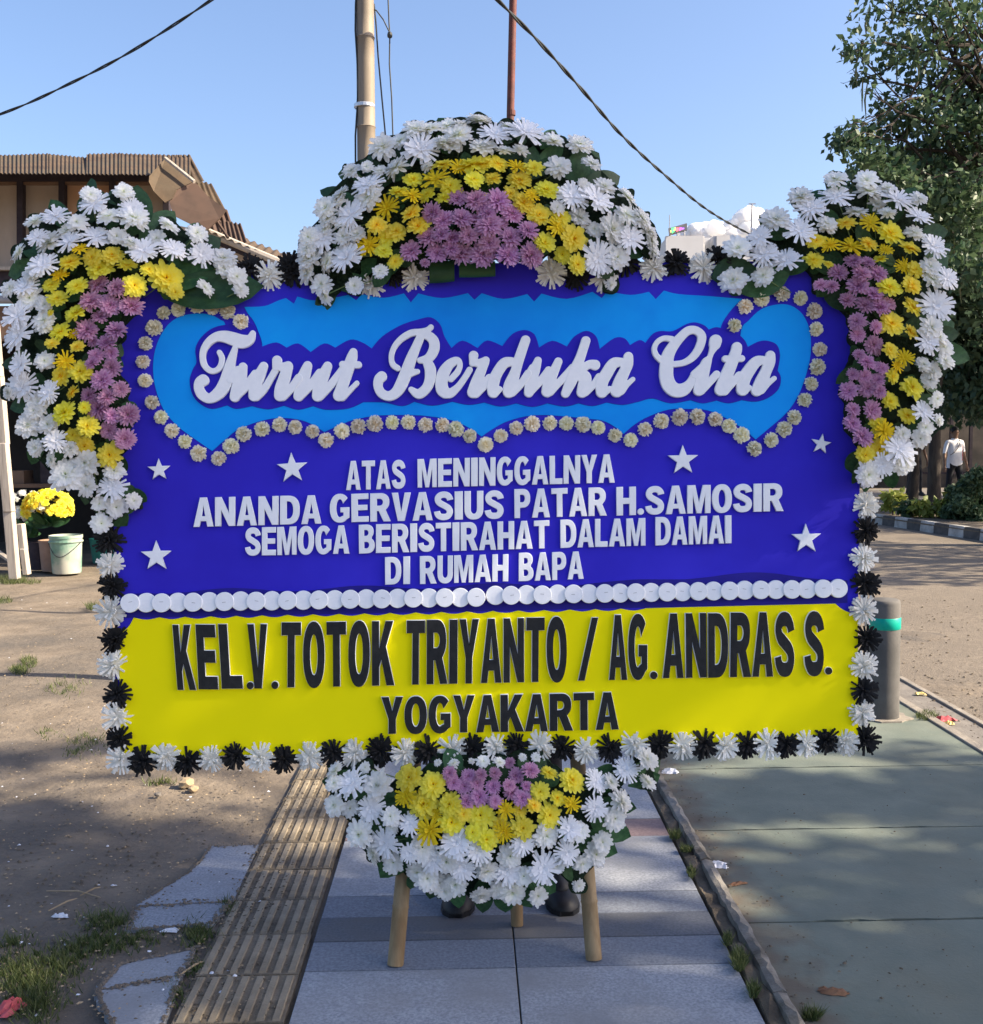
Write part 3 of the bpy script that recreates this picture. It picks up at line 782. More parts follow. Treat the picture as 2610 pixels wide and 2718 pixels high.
SCRIPT = [
 (W1, [[(672, 175, 30), (640, 240, 50), (560, 262, 72), (470, 235, 70), (380, 210, 62), (290, 215, 50), (210, 270, 42), (160, 350, 36), (150, 430, 33), (165, 500, 33), (205, 550, 32), (260, 570, 30), (315, 545, 30), (345, 490, 30), (350, 430, 30), (325, 375, 28)],
       [(490, 320, 28), (450, 450, 46), (420, 570, 60), (385, 690, 68), (325, 790, 66), (225, 853, 52), (145, 815, 54), (110, 745, 52), (120, 690, 56), (155, 665, 62)]]),
 (W1, [[(570, 525, 45), (545, 640, 62), (510, 750, 62), (485, 838, 54)], [(440, 660, 40), (520, 560, 45)], [(490, 835, 45), (600, 730, 45), (700, 600, 45)], [(785, 518, 46), (740, 620, 60), (695, 730, 62), (685, 826, 58)], [(705, 832, 50), (780, 770, 40), (850, 660, 36), (905, 565, 36)]]),
 (W1, [[(925, 460, 52), (915, 530, 40)], [(925, 510, 40), (990, 530, 50), (1040, 517, 50)], [(1035, 530, 55), (1000, 650, 63), (965, 750, 64), (955, 822, 62)], [(980, 830, 52), (1070, 750, 42), (1150, 640, 42)]]),
 (W1, [[(1242, 512, 47), (1205, 620, 65), (1168, 740, 62), (1148, 830, 54)], [(1090, 740, 36), (1180, 610, 40)], [(1155, 832, 46), (1270, 720, 44), (1370, 590, 46)], [(1450, 518, 48), (1405, 620, 62), (1362, 730, 62), (1345, 828, 58)], [(1360, 832, 50), (1450, 750, 42), (1540, 640, 42), (1610, 550, 42)]]),
 (W1, [[(1718, 372, 42), (1700, 440, 58), (1655, 570, 62), (1612, 700, 60), (1568, 822, 62)], [(1605, 500, 36), (1770, 505, 38)], [(1600, 835, 48), (1680, 770, 30), (1755, 695, 27)]]),
 (W2, [[(735, 175, 34), (690, 208, 34), (600, 230, 38), (500, 245, 42), (400, 300, 40), (320, 380, 36), (275, 470, 34), (265, 550, 33), (285, 620, 36), (340, 662, 36)],
       [(625, 260, 50), (563, 400, 55), (500, 550, 66), (450, 690, 72), (385, 850, 74), (320, 950, 65), (235, 993, 58), (150, 960, 56), (108, 880, 56), (115, 800, 60), (150, 762, 64)],
       [(500, 715, 50), (575, 702, 31)],
       [(640, 255, 48), (720, 285, 56), (770, 345, 62), (775, 425, 64), (740, 505, 60), (690, 550, 52), (608, 568, 37)],
       [(690, 585, 56), (728, 680, 68), (722, 800, 64), (680, 900, 60), (590, 968, 58), (500, 915, 34)]]),
 (W2, [[(972, 792, 36), (1050, 705, 38), (1080, 625, 34), (1045, 572, 46), (960, 612, 58), (890, 710, 72), (862, 820, 74), (870, 910, 76), (905, 950, 70)], [(905, 950, 70), (970, 955, 56), (1060, 880, 42), (1140, 770, 38), (1195, 680, 38)]]),
 (W2, [[(1242, 512, 58), (1232, 600, 42)], [(1240, 590, 45), (1310, 600, 48), (1388, 568, 46)], [(1375, 590, 55), (1320, 720, 62), (1275, 830, 68), (1237, 945, 72)], [(1265, 955, 62), (1350, 880, 52), (1430, 780, 50)]]),
 (W3, [[(345, 540, 55), (260, 560, 64), (175, 680, 66), (130, 800, 74), (132, 900, 70)], [(140, 905, 66), (205, 868, 38)], [(515, 285, 58), (440, 500, 62), (398, 650, 62), (338, 815, 80), (318, 898, 72)], [(355, 895, 60), (450, 815, 46), (545, 680, 46)]]),
 (W3, [[(663, 525, 46), (625, 640, 64), (582, 760, 66), (555, 905, 58)], [(490, 780, 40), (600, 610, 44)], [(565, 900, 50), (690, 770, 46), (790, 640, 46)], [(905, 538, 50), (860, 640, 58), (803, 760, 72), (775, 892, 70)], [(805, 888, 60), (900, 800, 46), (1000, 700, 50), (1080, 610, 50)]]),
 (W3, [[(1232, 292, 56), (1170, 480, 58), (1115, 620, 70), (1062, 760, 70), (992, 915, 54)], [(1110, 700, 70), (1225, 715, 66), (1215, 810, 76), (1190, 900, 68)], [(1150, 660, 50), (1265, 575, 50), (1342, 578, 62)], [(1225, 890, 60), (1310, 830, 42), (1390, 720, 45)]]),
 (W3, [[(1650, 545, 52), (1560, 562, 66), (1480, 680, 72), (1422, 790, 74), (1424, 898, 72)], [(1430, 900, 66), (1515, 865, 36)], [(1737, 482, 58), (1728, 570, 66), (1690, 660, 66), (1640, 770, 74), (1602, 885, 78)], [(1645, 880, 60), (1720, 812, 36), (1790, 750, 30)]]),
 (W4, [[(420, 272, 38), (330, 260, 33), (250, 300, 32), (210, 380, 32), (232, 460, 34), (292, 520, 38)],
       [(455, 568, 37), (560, 550, 38), (660, 490, 46), (730, 400, 50), (770, 300, 52), (768, 220, 52), (700, 165, 48), (610, 172, 52), (520, 250, 55), (430, 360, 64), (372, 470, 74), (355, 600, 82), (355, 720, 84), (390, 820, 86), (465, 878, 84), (560, 868, 76), (640, 790, 54), (705, 680, 54)]]),
 (W4, [[(940, 290, 74), (930, 330, 70)], [(925, 350, 55), (890, 430, 34), (868, 490, 32)], [(862, 505, 34), (832, 545, 58), (810, 610, 66), (772, 750, 76), (740, 880, 66)], [(690, 690, 50), (790, 600, 50)], [(760, 880, 58), (850, 800, 46), (950, 690, 46)]]),
 (W4, [[(1190, 368, 62), (1178, 430, 66), (1112, 600, 72), (1060, 720, 75), (1002, 870, 76)], [(1052, 505, 40), (1248, 502, 40)], [(1040, 882, 62), (1130, 800, 46), (1220, 705, 50)]]),
 (W4, [[(1500, 522, 52), (1420, 542, 66), (1332, 650, 74), (1272, 760, 78), (1262, 868, 76)], [(1270, 875, 68), (1335, 850, 36)], [(1590, 465, 58), (1582, 545, 66), (1540, 650, 66), (1482, 780, 76), (1432, 880, 70)], [(1480, 870, 56), (1560, 800, 36), (1635, 738, 30)]]),
]
for i, (Z, st) in enumerate(SCRIPT): brush_letter(st, Z, i)

# ---------------- stars, discs
def star(cx, cy, r, rot, z=.0015, th=.009):
    c0 = bl(cx, cy, th); R = r * PXM
    pts = []
    for k in range(10):
        a = math.pi / 2 + rot + k * math.pi / 5; q = R * (1.0 if k % 2 == 0 else .40) * random.uniform(.97, 1.03)
        pts.append((q * math.cos(a), q * math.sin(a)))
    bpart("star", fill_mesh("star", [pts], th, .0012, M_foam), board, (c0.x, c0.y, z))
for Z, u, v, r, a in ((ZE, 173, 126, 58, .04), (ZE, 838, 118, 79, .05), (ZE, 160, 557, 79, .02), (ZF, 1023, 78, 80, 0), (ZF, 1638, 470, 79, 0), (ZD, 1714, 806, 54, -.18)):
    x, y = Z(u, v); star(x, y, r * .53135, a)
def disc_mesh(r):
    pts = [(r * math.cos(2 * math.pi * k / 40), r * math.sin(2 * math.pi * k / 40)) for k in range(40)]
    return fill_mesh("foam_disc", [pts], .010, .0012, M_foam)
DM = [disc_mesh(24.8 * PXM), disc_mesh(25.4 * PXM)]
STM = MB(); STM.box((0, 0, 0), (.0052, .0005, .0005))
M_staple = mat("staple", (.25, .26, .28), metal=.6, rough=.4)
STM = STM.mesh("staple", M_staple)
seq = [ZE(35 + 78.3 * i, 792 - 1.36 * i) for i in range(23)] + [ZF(85 + 77.75 * i, 754 - 1.64 * i) for i in range(23)]
for i, (x, y) in enumerate(seq):
    q = bl(x, y + random.uniform(-.6, .6), .01)
    o = bpart("foam_disc", DM[i % 2], board, (q.x, q.y, .0078 + (.0055 if i % 2 == 0 else .0) + (.003 if i < 23 else 0)))
    if i % 2 == 0 or i > 30:
        s = bpart("staple", STM, o, (random.uniform(-.004, .004), random.uniform(-.002, .004), .0102)); s.rotation_euler = (0, 0, random.uniform(-.2, .2))

# ================================================================== FLOWERS (shared meshes, unit radius, facing +Z)
def tint_mesh(name, vs, fs, ts, m, smooth=False):
    me = mesh_of(name, vs, fs, m, smooth)
    at = me.attributes.new("tint", 'FLOAT', 'POINT')
    at.data.foreach_set("value", ts)
    return me
def petal(vs, fs, ts, ang, tilt, L, W, r0=.05, z0=0.0, curl=.25, tips=.55, twist=0.0, cup=.12):
    ca, sa = math.cos(ang), math.sin(ang)
    b = len(vs)
    rows = ((0, .40), (.35, .80), (.72, 1.0), (.93, .85 * tips + .3), (1.0, tips * .55))
    for t, w in rows:
        el = tilt - curl * t
        # integrate roughly along the petal
        rad = r0 + L * t * math.cos(tilt - curl * t * .5); z = z0 + L * t * math.sin(tilt - curl * t * .5)
        for s in (-1, 0, 1):
            off = s * W * w * .5
            zz = z + (abs(s) * cup * W) * math.cos(el) + s * twist * W
            vs.append((rad * ca - off * sa, rad * sa + off * ca, zz)); ts.append(t)
    for i in range(len(rows) - 1):
        for k in range(2):
            a = b + i * 3 + k
            fs.append((a, a + 1, a + 4, a + 3))
def chrys(kind, seed, m, name):
    R = random.Random(seed)
    vs, fs, ts = [], [], []
    if kind == 'w':
        layers = [(18, .98, .30, .05), (17, .93, .29, .28), (15, .82, .27, .52), (13, .66, .24, .76), (10, .48, .21, 1.0), (7, .32, .17, 1.25)]; tips = .5
    elif kind == 'y':
        layers = [(16, .98, .33, .05), (15, .88, .31, .30), (13, .70, .28, .58), (10, .50, .23, .88), (7, .32, .18, 1.2)]; tips = .5
    else:
        layers = [(26, .97, .17, .05), (26, .94, .17, .28), (24, .86, .16, .52), (20, .70, .15, .76), (15, .52, .14, 1.0), (9, .34, .12, 1.25)]; tips = .5
    lop = R.uniform(.0, .22); la = R.uniform(0, 6.28); droop = R.uniform(-.1, .25)
    for li, (n, L, W, tilt) in enumerate(layers):
        for k in range(n):
            if R.random() < .06: continue
            a = 2 * math.pi * (k + .5 * (li % 2)) / n + R.uniform(-.12, .12)
            lo_ = 1 - lop * (.5 + .5 * math.cos(a - la)); dr_ = droop if (li == 0 and R.random() < .35) else 0
            petal(vs, fs, ts, a, tilt + R.uniform(-.2, .2) - dr_ * 2 + (1 - lo_) * .9, lo_ * L * R.uniform(.78, 1.08), W * R.uniform(.85, 1.15), .04, .02 * li, R.uniform(.1, .5), tips, R.uniform(-.15, .15))
    # core
    for i in range(len(ts)): ts[i] = min(1, ts[i] * (1.0 if i < 900 else .9))
    return tint_mesh(name, vs, fs, ts, m)
def strip_blade(vs, fs, ts, d, L, W, T, bend, r0=.08):
    """thin rectangular strip growing along unit direction d, bending towards -Z"""
    d = Vector(d).normalized()
    side = d.cross(Vector((0, 0, 1)))
    if side.length < .1: side = Vector((1, 0, 0))
    side.normalize(); up = side.cross(d).normalized()
    b = len(vs)
    for i, t in enumerate((0, .5, 1.0)):
        p = d * (r0 + L * t) - Vector((0, 0, 1)) * bend * t * t * L
        w = W * (.55 if i == 0 else 1.0) * .5
        for sx, sz in ((-1, -1), (1, -1), (1, 1), (-1, 1)):
            q = p + side * (sx * w) + up * (sz * T * .5)
            vs.append(tuple(q)); ts.append(t)
    for i in range(2):
        for k in range(4):
            a = b + i * 4 + k; c = b + i * 4 + (k + 1) % 4
            fs.append((a, c, c + 4, a + 4))
    fs.append((b + 8, b + 9, b + 10, b + 11))
def strips(kind, seed, m, name):
    R = random.Random(seed); vs, fs, ts = [], [], []
    if kind in ('f', 'g'):
        n = 23 if kind == 'f' else 17
        gaps = [R.random() < .13 for _ in range(n)]
        for layer, (nn, tl, Ls) in enumerate(((n, .12, 1.0), (n - 5, .45, .82), (6, .9, .45))):
            for k in range(nn):
                if layer == 0 and gaps[k]: continue
                a = 2 * math.pi * (k + R.uniform(-.3, .3)) / nn; e = tl + R.uniform(-.12, .15)
                strip_blade(vs, fs, ts, (math.cos(a) * math.cos(e), math.sin(a) * math.cos(e), math.sin(e)), Ls * R.uniform(.78, 1.05), R.uniform(.11, .19), .035, R.uniform(.0, .22), .03)
    else:   # sponge pompom: half ball of strips
        n = 78
        for k in range(n):
            z = R.uniform(-.15, 1.0) ** 1; z = max(-.1, z) if k > 34 else R.uniform(-.12, .3)
            a = k * 2.399963 + R.uniform(-.25, .25); c = math.sqrt(max(0, 1 - min(z, 1) ** 2))
            L = R.uniform(.72, 1.08) * (1.0 if z < .5 else .72)
            strip_blade(vs, fs, ts, (math.cos(a) * c, math.sin(a) * c, z), L, R.uniform(.10, .17), .06, R.uniform(-.05, .3), .04)
    return tint_mesh(name, vs, fs, ts, m)
def dried(seed, m):
    R = random.Random(seed); vs, fs, ts = [], [], []
    for k in range(130):
        z = R.uniform(0, 1); a = k * 2.399963
        c = math.sqrt(1 - z * z); d = Vector((math.cos(a) * c, math.sin(a) * c, z))
        L = R.uniform(.45, .62)
        side = Vector((-math.sin(a), math.cos(a), 0)) * R.uniform(.08, .14)
        up = d.cross(side).normalized() * .07
        p0 = d * .38; p1 = d * (.38 + L * .6) + up * R.uniform(-1.2, 1.2); p2 = d * (.38 + L) + up * R.uniform(-3, 3) + side * R.uniform(-1.2, 1.2)
        b = len(vs)
        vs += [tuple(p0 - side), tuple(p0 + side), tuple(p1 - side * 1.1), tuple(p1 + side * 1.1), tuple(p2 - side * .7), tuple(p2 + side * .7)]
        ts += [0, 0, .6, .6, 1, 1]
        fs += [(b, b + 1, b + 3, b + 2), (b + 2, b + 3, b + 5, b + 4)]
    # dark core ball
    b = len(vs)
    for i in range(5):
        for k in range(8):
            e = i / 4 * math.pi / 2; a = 2 * math.pi * k / 8
            vs.append((.5 * math.cos(e) * math.cos(a), .5 * math.cos(e) * math.sin(a), .5 * math.sin(e))); ts.append(0)
    for i in range(4):
        for k in range(8):
            fs.append((b + i * 8 + k, b + i * 8 + (k + 1) % 8, b + (i + 1) * 8 + (k + 1) % 8, b + (i + 1) * 8 + k))
    return tint_mesh("dried_flower", vs, fs, ts, m)
FM = {
 'w': [chrys('w', 10 + i, M_white_petal, "white_chrysanthemum") for i in range(8)],
 'y': [chrys('y', 30 + i, M_yellow_petal, "yellow_chrysanthemum") for i in range(7)],
 'p': [chrys('p', 50 + i, M_purple_petal, "purple_chrysanthemum") for i in range(7)],
 'f': [strips('f', 70 + i, M_white_strip, "white_strip_flower") for i in range(8)],
 'g': [strips('g', 90 + i, M_yellow_strip, "yellow_strip_flower") for i in range(4)],
 'B': [strips('B', 110 + i, M_black_strip, "black_pompom") for i in range(8)],
 'W': [strips('W', 130 + i, M_cream_strip, "cream_pompom") for i in range(8)],
 'd': [dried(150 + i, M_dried) for i in range(9)],
}
FN = {'w': 'white_chrysanthemum', 'y': 'yellow_chrysanthemum', 'p': 'purple_chrysanthemum', 'f': 'white_strip_flower', 'g': 'yellow_strip_flower',
      'B': 'black_pompom', 'W': 'cream_pompom', 'd': 'dried_flower'}
def leaf_mesh(seed):
    """leaf in XY: base at origin, tip at +Y 1, normal +Z"""
    R = random.Random(seed); vs, fs = [], []
    n = 9; bend = R.uniform(-.10, .22); wob = R.uniform(-.05, .05); W = R.uniform(.25, .31)
    prof = [0.02, .52, .80, .96, 1.0, .96, .82, .56, .02]
    for i in range(n):
        t = i / (n - 1)
        w = W * prof[i]
        for k, s in enumerate((-1, -.5, 0, .5, 1)):
            vs.append((s * w + wob * math.sin(t * 3), t, bend * t * t * -1 + abs(s) * w * .13 + .010 * math.sin(t * 9 + s * 3)))
    for i in range(n - 1):
        for k in range(4):
            a = i * 5 + k; fs.append((a, a + 1, a + 6, a + 5))
    return mesh_of("leaf", vs, fs, M_leaf, True)
LM = [leaf_mesh(s) for s in range(6)]

def face_quat(n, spin):
    return Vector(n).to_track_quat('Z', 'Y') @ Quaternion((0, 0, 1), spin)
def put_flower(parent, kind, x, y, r_px, off, normal, R, nm=None, squash=1.0):
    w = bw(x, y, off)
    o = bpy.data.objects.new(FN[kind], R.choice(FM[kind])); link(o, parent)
    dist = (w - CAM).dot(FWD)
    s = r_px * dist / F_PX
    o.location = parent.matrix_world.inverted() @ w if parent is board else w - Vector(parent.location)
    o.rotation_mode = 'QUATERNION'
    q = face_quat(normal, R.uniform(0, 6.28))
    if parent is board: q = B_MAT.to_quaternion().inverted() @ q
    o.rotation_quaternion = q
    o.scale = (s, s, s * squash)
    return o
bpy.context.view_layer.update()
RF = random.Random(5)
# border pompoms on the board
POMP = []
for Z, s in (
 (ZR4, [('B', 780, 900), ('W', 790, 1075), ('B', 800, 1230), ('W', 785, 1410), ('B', 820, 1610), ('W', 810, 1790)]),
 (ZR5, [('B', 630, 185), ('W', 635, 310), ('B', 640, 430), ('W', 650, 535)]),
 (ZG, [('B', 228, 755), ('W', 340, 735), ('B', 443, 755), ('W', 557, 745), ('B', 675, 730), ('W', 790, 735), ('B', 905, 745), ('W', 1022, 730), ('B', 1140, 715), ('W', 1245, 715), ('B', 1362, 705), ('W', 1480, 715)]),
 (Z6, [('B', 628, 160), ('W', 740, 160), ('B', 835, 155), ('W', 945, 145), ('B', 1045, 140), ('W', 1145, 140), ('B', 1255, 150), ('W', 1365, 165), ('B', 1475, 150), ('W', 1590, 130), ('B', 1710, 135), ('W', 1815, 140)]),
 (ZH, [('B', 1025, 640), ('W', 1120, 650), ('B', 1220, 645), ('W', 1315, 640), ('B', 1400, 640), ('W', 1495, 640), ('B', 1580, 625), ('W', 1665, 630), ('B', 1755, 620)]),
 (ZR8, [('W', 310, 600), ('B', 310, 740), ('W', 300, 890), ('B', 310, 1030), ('W', 295, 1175), ('B', 310, 1330), ('W', 300, 1485), ('B', 295, 1610), ('W', 290, 1740)]),
 (Z7B, [('W', 165, 990), ('B', 450, 920), ('W', 790, 990), ('B', 980, 870)]),
 (ZB, [('B', 30, 780), ('W', 600, 835), ('W', 1220, 810), ('W', 400, 860), ('W', 1455, 830), ('B', 1330, 820), ('B', 500, 810), ('B', 1560, 760)]),
 (ZR1, [('B', 1560, 780), ('W', 1680, 825), ('B', 1830, 810)])):
    for k, u, v in s: POMP.append((k, *Z(u, v)))
for k, x, y in POMP:
    n = B_N + Vector((RF.uniform(-.3, .3), 0, RF.uniform(-.3, .3)))
    put_flower(board, k, x, y, RF.uniform(36, 42) if k == 'W' else RF.uniform(37, 43), .008, n, RF)
# small dried flowers along the heart-shaped outline
DRY = [ZC(*p) for p in ((272, 135), (200, 155), (150, 228), (107, 305), (95, 398), (105, 490), (140, 597), (186, 673), (240, 740), (305, 795), (373, 853), (472, 878), (535, 817), (598, 758), (690, 732), (776, 710), (853, 723),
       (940, 745), (1010, 787), (1088, 743), (1170, 720), (1253, 705), (1340, 698), (1420, 698), (1506, 712), (1587, 712), (1657, 732), (1725, 766), (365, 118), (440, 125), (517, 145), (583, 195))]
DRY += [ZD(*p) for p in ((36, 810), (112, 767), (188, 728), (268, 706), (356, 702), (440, 705), (522, 710), (597, 725), (683, 763), (762, 787), (832, 735), (912, 692), (1005, 672), (1093, 670), (1183, 685), (1250, 718), (1315, 763),
       (1377, 830), (1460, 787), (1527, 733), (1577, 673), (1630, 587), (1660, 507), (1692, 422), (1705, 333), (1687, 233), (1675, 143), (1607, 78), (1515, 60), (1413, 82), (1333, 122), (1277, 215))]
for x, y in DRY:
    put_flower(board, 'd', x, y, RF.uniform(20, 24), .004, B_N + Vector((RF.uniform(-.2, .2), 0, RF.uniform(-.2, .2))), RF)

# ---------------- the four sprays
ZL1 = zoom(0, 460, .21254); ZL2 = zoom(340, 460, .25505); ZL3 = zoom(0, 840, .21254)
ZT1 = zoom(800, 280, .27099); ZT2 = zoom(1280, 280, .2763)
ZQ1 = zoom(2150, 440, .22317); ZQ2 = zoom(2180, 840, .23474); ZB1 = zoom(840, 1960, .26567)
S1, S2, S3, S4, S5, S6, S7, S8, S9 = .21254, .25505, .27099, .2763, .22317, .23474, .26567, .56854, .45696
def L_(Z, s, txt):
    out = []
    for tok in txt.split():
        k, r = tok[0], tok[1:]; u, v, rr = (float(q) for q in r.split(','))
        out.append((k, *Z(u, v), rr * s))
    return out
LEFT = L_(ZL1, S1, "w1545,230,130 f1170,370,190 w1130,270,130 f700,530,170 w1360,540,160 w1680,560,180 f1650,440,160 w440,600,130 w960,610,130 w840,710,120 w620,860,180 f470,800,150 f860,860,180 f1190,790,190 w1460,790,130 w1640,870,120 f1790,960,190 w240,980,130 f530,1140,190 w400,1250,150 w120,1430,120 f310,1420,170 w370,1560,160 f215,1780,190 w560,1640,120 w550,1840,150 "
  "g1000,940,110 y1150,1050,130 y1400,1020,140 y870,1110,140 y1240,1190,180 y1590,1150,120 g750,1270,110 y640,1390,120 y960,1410,150 y720,1560,130 y1680,1400,150 y950,1740,170 y630,1740,45 "
  "p1230,1390,130 p1450,1430,130 p1140,1600,140 p1380,1650,150 p1640,1660,150 p1260,1790,110") \
 + L_(ZL2, S2, "y400,1090,170 y220,1000,90 y490,1240,90 w420,540,120 f480,790,140 w720,620,110 f770,850,140 w990,880,130 w1010,1000,120 w1130,1080,120 w1170,1210,90 w800,1190,110 w300,680,110") \
 + L_(ZL3, S1, "f230,230,220 w540,130,110 f260,600,180 w560,560,130 f270,880,210 f610,950,160 w480,1080,150 w100,950,90 w430,1180,130 w350,1360,160 w600,1350,130 f690,1550,160 w880,1650,110 w440,1640,110 w640,1790,100 "
  "y760,190,140 y650,340,90 y960,380,95 g920,220,80 g820,560,130 y760,740,130 y1000,690,150 y900,950,90 y800,1200,160 y1050,1140,80 y1090,1370,140 y910,1480,100 y1060,1620,130 y1370,1730,150 "
  "p1090,170,150 p1460,180,140 p1330,330,110 p1170,310,80 p1200,480,100 p1390,460,90 p1150,580,90 p1390,640,130 p1270,800,140 p1500,910,110 p1110,990,110 p1340,1000,120 p1230,1150,150 p1600,1230,140 p1400,1240,100 p1360,1430,120 p1560,1540,140") \
 + L_(ZR4, .37194, "w610,345,100 w470,430,125 w815,405,78 f800,520,105 w620,510,78 w830,665,80 w955,620,60 w710,640,58 w725,780,75 w250,240,60 w370,330,50")
TOP = L_(ZT1, S3, "f1170,430,180 w800,400,150 w960,350,120 w930,600,140 w1120,230,120 w1260,230,130 w1440,200,110 w1560,190,110 w1750,150,130 w1530,290,150 w1400,360,120 w1480,400,100 w1770,410,120 w1230,600,70 w490,640,110 w640,600,70 w770,640,80 f650,780,160 w660,890,150 w380,870,110 w350,930,90 f480,1080,170 w240,1000,120 w260,1100,110 w400,1140,80 f210,1300,150 w230,1200,90 w410,1280,90 w550,1260,90 w70,1290,100 w50,1400,110 w80,1500,130 f440,1490,190 w260,1530,120 w60,1640,110 w200,1750,110 w230,1860,100 w520,1770,90 w770,1620,80 "
  "y1390,580,110 g1540,600,100 y1680,580,150 y1100,720,100 g1310,720,140 y1690,720,100 y1460,790,110 y950,850,110 g1080,880,110 y1230,870,90 g840,1000,130 y1070,1060,110 y1140,1180,120 y740,1170,100 y930,1230,110 y830,1290,100 g660,1370,130 y810,1420,90 y920,1530,80 y1400,900,80 y1820,880,50 y1860,720,60 "
  "p1530,910,110 p1710,930,120 p1280,1050,100 p1390,1130,110 p1570,1110,120 p1820,1060,80 p1690,1120,80 p1250,1290,110 p1370,1260,90 p1480,1300,90 p1640,1280,100 p1800,1200,110 p1080,1420,120 p1330,1450,110 p1470,1400,90 p1560,1450,120 p1780,1460,130 p1210,1540,50") \
 + L_(ZT2, S4, "f120,270,150 w250,200,80 f420,260,190 w60,390,100 w210,430,100 w360,430,90 w690,340,120 w740,590,130 w930,370,130 w1060,560,100 f870,870,160 w980,770,80 w1180,780,110 f1100,900,180 w940,1080,110 w720,980,80 w1390,880,120 w1390,1050,120 w1080,1190,90 w1250,1190,150 f1420,1280,140 w1540,1090,120 w1590,1200,110 w1630,1300,100 w1640,1400,90 f1110,1470,170 w1300,1460,120 w1240,1720,60 "
  "y0,560,110 y150,560,120 g340,590,110 y500,600,90 y110,700,90 y360,720,120 g480,860,80 y620,810,120 y280,850,90 y400,930,110 y550,1050,120 y750,1070,100 g730,1170,110 y600,1320,110 y890,1280,140 y770,1430,90 y920,1530,100 "
  "p150,920,120 p290,1040,110 p80,1150,130 p440,1200,110 p270,1270,120 p70,1320,110 p250,1440,120 p470,1440,120 p20,1420,110 p0,960,80 p50,1040,80 p180,1130,70")
RIGHT_ = L_(ZR3, S9, "w820,310,75 f880,380,90 w675,440,90 f815,510,90 f580,550,75 w460,610,90 f610,650,90 f740,680,85 w430,800,85 w605,770,70 w975,470,60") \
 + L_(ZQ1, S5, "w310,160,150 f320,360,190 w670,170,150 w700,300,170 w560,550,150 w210,700,120 w800,450,110 f1040,400,200 w920,560,110 w1300,390,110 w920,260,100 f1300,600,170 w1240,800,120 f1480,960,170 w1440,1200,130 w1460,1350,150 f1640,1340,150 f1500,1660,220 "
  "y430,680,120 g720,680,130 y960,800,160 y80,890,120 g240,940,110 g490,960,170 y700,920,110 g900,1000,90 y1200,980,130 y40,1120,120 y220,1170,60 y840,1110,90 g1120,1200,110 y1260,1230,110 y950,1440,150 y1220,1420,140 y1230,1680,140 "
  "p340,1280,120 p520,1130,110 p690,1150,90 p620,1280,120 p810,1290,110 p130,1420,90 p260,1430,90 p580,1430,140 p760,1530,120 p450,1600,100 p660,1660,120 p840,1680,120 p940,1650,100") \
 + L_(ZQ2, S6, "y800,80,150 y1020,180,110 y780,380,110 g940,470,120 g860,560,80 y810,680,90 y1030,800,140 y780,960,110 y980,1120,110 y640,1220,110 g720,1300,140 y660,1500,130 y500,1570,110 "
  "p400,60,110 p620,120,80 p410,210,90 p590,320,120 p430,430,70 p520,520,100 p690,590,90 p360,660,80 p490,680,80 p640,720,90 p320,840,120 p530,820,110 p660,850,80 p370,1050,90 p570,1060,120 p360,1210,110 p470,1360,120 "
  "w1250,120,140 f1200,280,150 w1340,230,110 w1400,350,120 w1410,500,110 w1160,540,90 w1260,620,120 w1230,720,100 w1310,930,100 f1150,1080,150 w1330,1180,80 w1180,1260,100 w1120,1380,110 w920,1330,100 f880,1500,200 w920,1660,140 f690,1680,140 w530,1790,150")
BOT = L_(ZB1, S7, "w190,330,110 w180,450,90 f350,450,160 w610,480,160 w490,290,60 w180,670,110 w340,700,90 f540,700,150 w740,780,100 w760,880,80 w430,960,140 f690,1050,170 w570,1160,100 w770,1240,110 f930,860,120 w1060,1090,140 f930,1150,110 f1400,1040,180 f1620,1120,150 w1300,1230,140 w1010,1340,120 f1150,1230,130 f1460,1290,150 w1110,1400,120 w1230,1450,110 w1390,1460,120 w1290,1530,100 w1700,1330,120 w1640,1570,110 w1370,250,60 w1215,240,40 w1670,230,75 w1830,240,65 w1550,230,40 "
  "y930,390,140 g890,570,120 y1170,460,130 y1070,660,150 y1330,660,120 g1190,750,70 y1350,840,130 y1470,760,80 y1640,770,140 g1130,920,150 y1560,940,90 y1700,1010,110 y1840,870,100 "
  "p1330,350,70 p1520,380,80 p1650,360,70 p1780,350,70 p1370,450,80 p1480,480,90 p1610,450,80 p1770,480,80 p1500,630,80 p1630,590,90 p1790,640,80") \
 + L_(Z6, S8, "p1035,280,42 p1105,255,40 p1020,360,42 p1065,385,42 p1085,330,28 p1005,325,30 p940,400,30 p1010,220,28 "
  "y1190,265,42 y1300,300,62 y1150,355,45 y1230,385,40 g1300,415,45 y1120,420,40 y1195,465,58 y1055,440,35 g990,440,45 y1070,525,55 g980,545,50 y905,580,50 "
  "w1130,195,25 w1070,195,20 f1415,305,60 w1480,310,45 f1550,250,65 w1650,205,60 w1650,310,45 f1410,430,60 w1530,400,60 w1500,480,60 f1290,530,60 w1180,560,60 w1330,540,50 w1440,590,50 w1410,650,60 w1350,690,45 f1280,640,60 w1230,700,40 f1070,600,60 w1010,655,60 f1165,715,75 f995,730,65 w900,720,55 w1075,750,50 w1020,825,65 w960,810,55 w875,840,50 w1140,840,50 w1330,795,30")
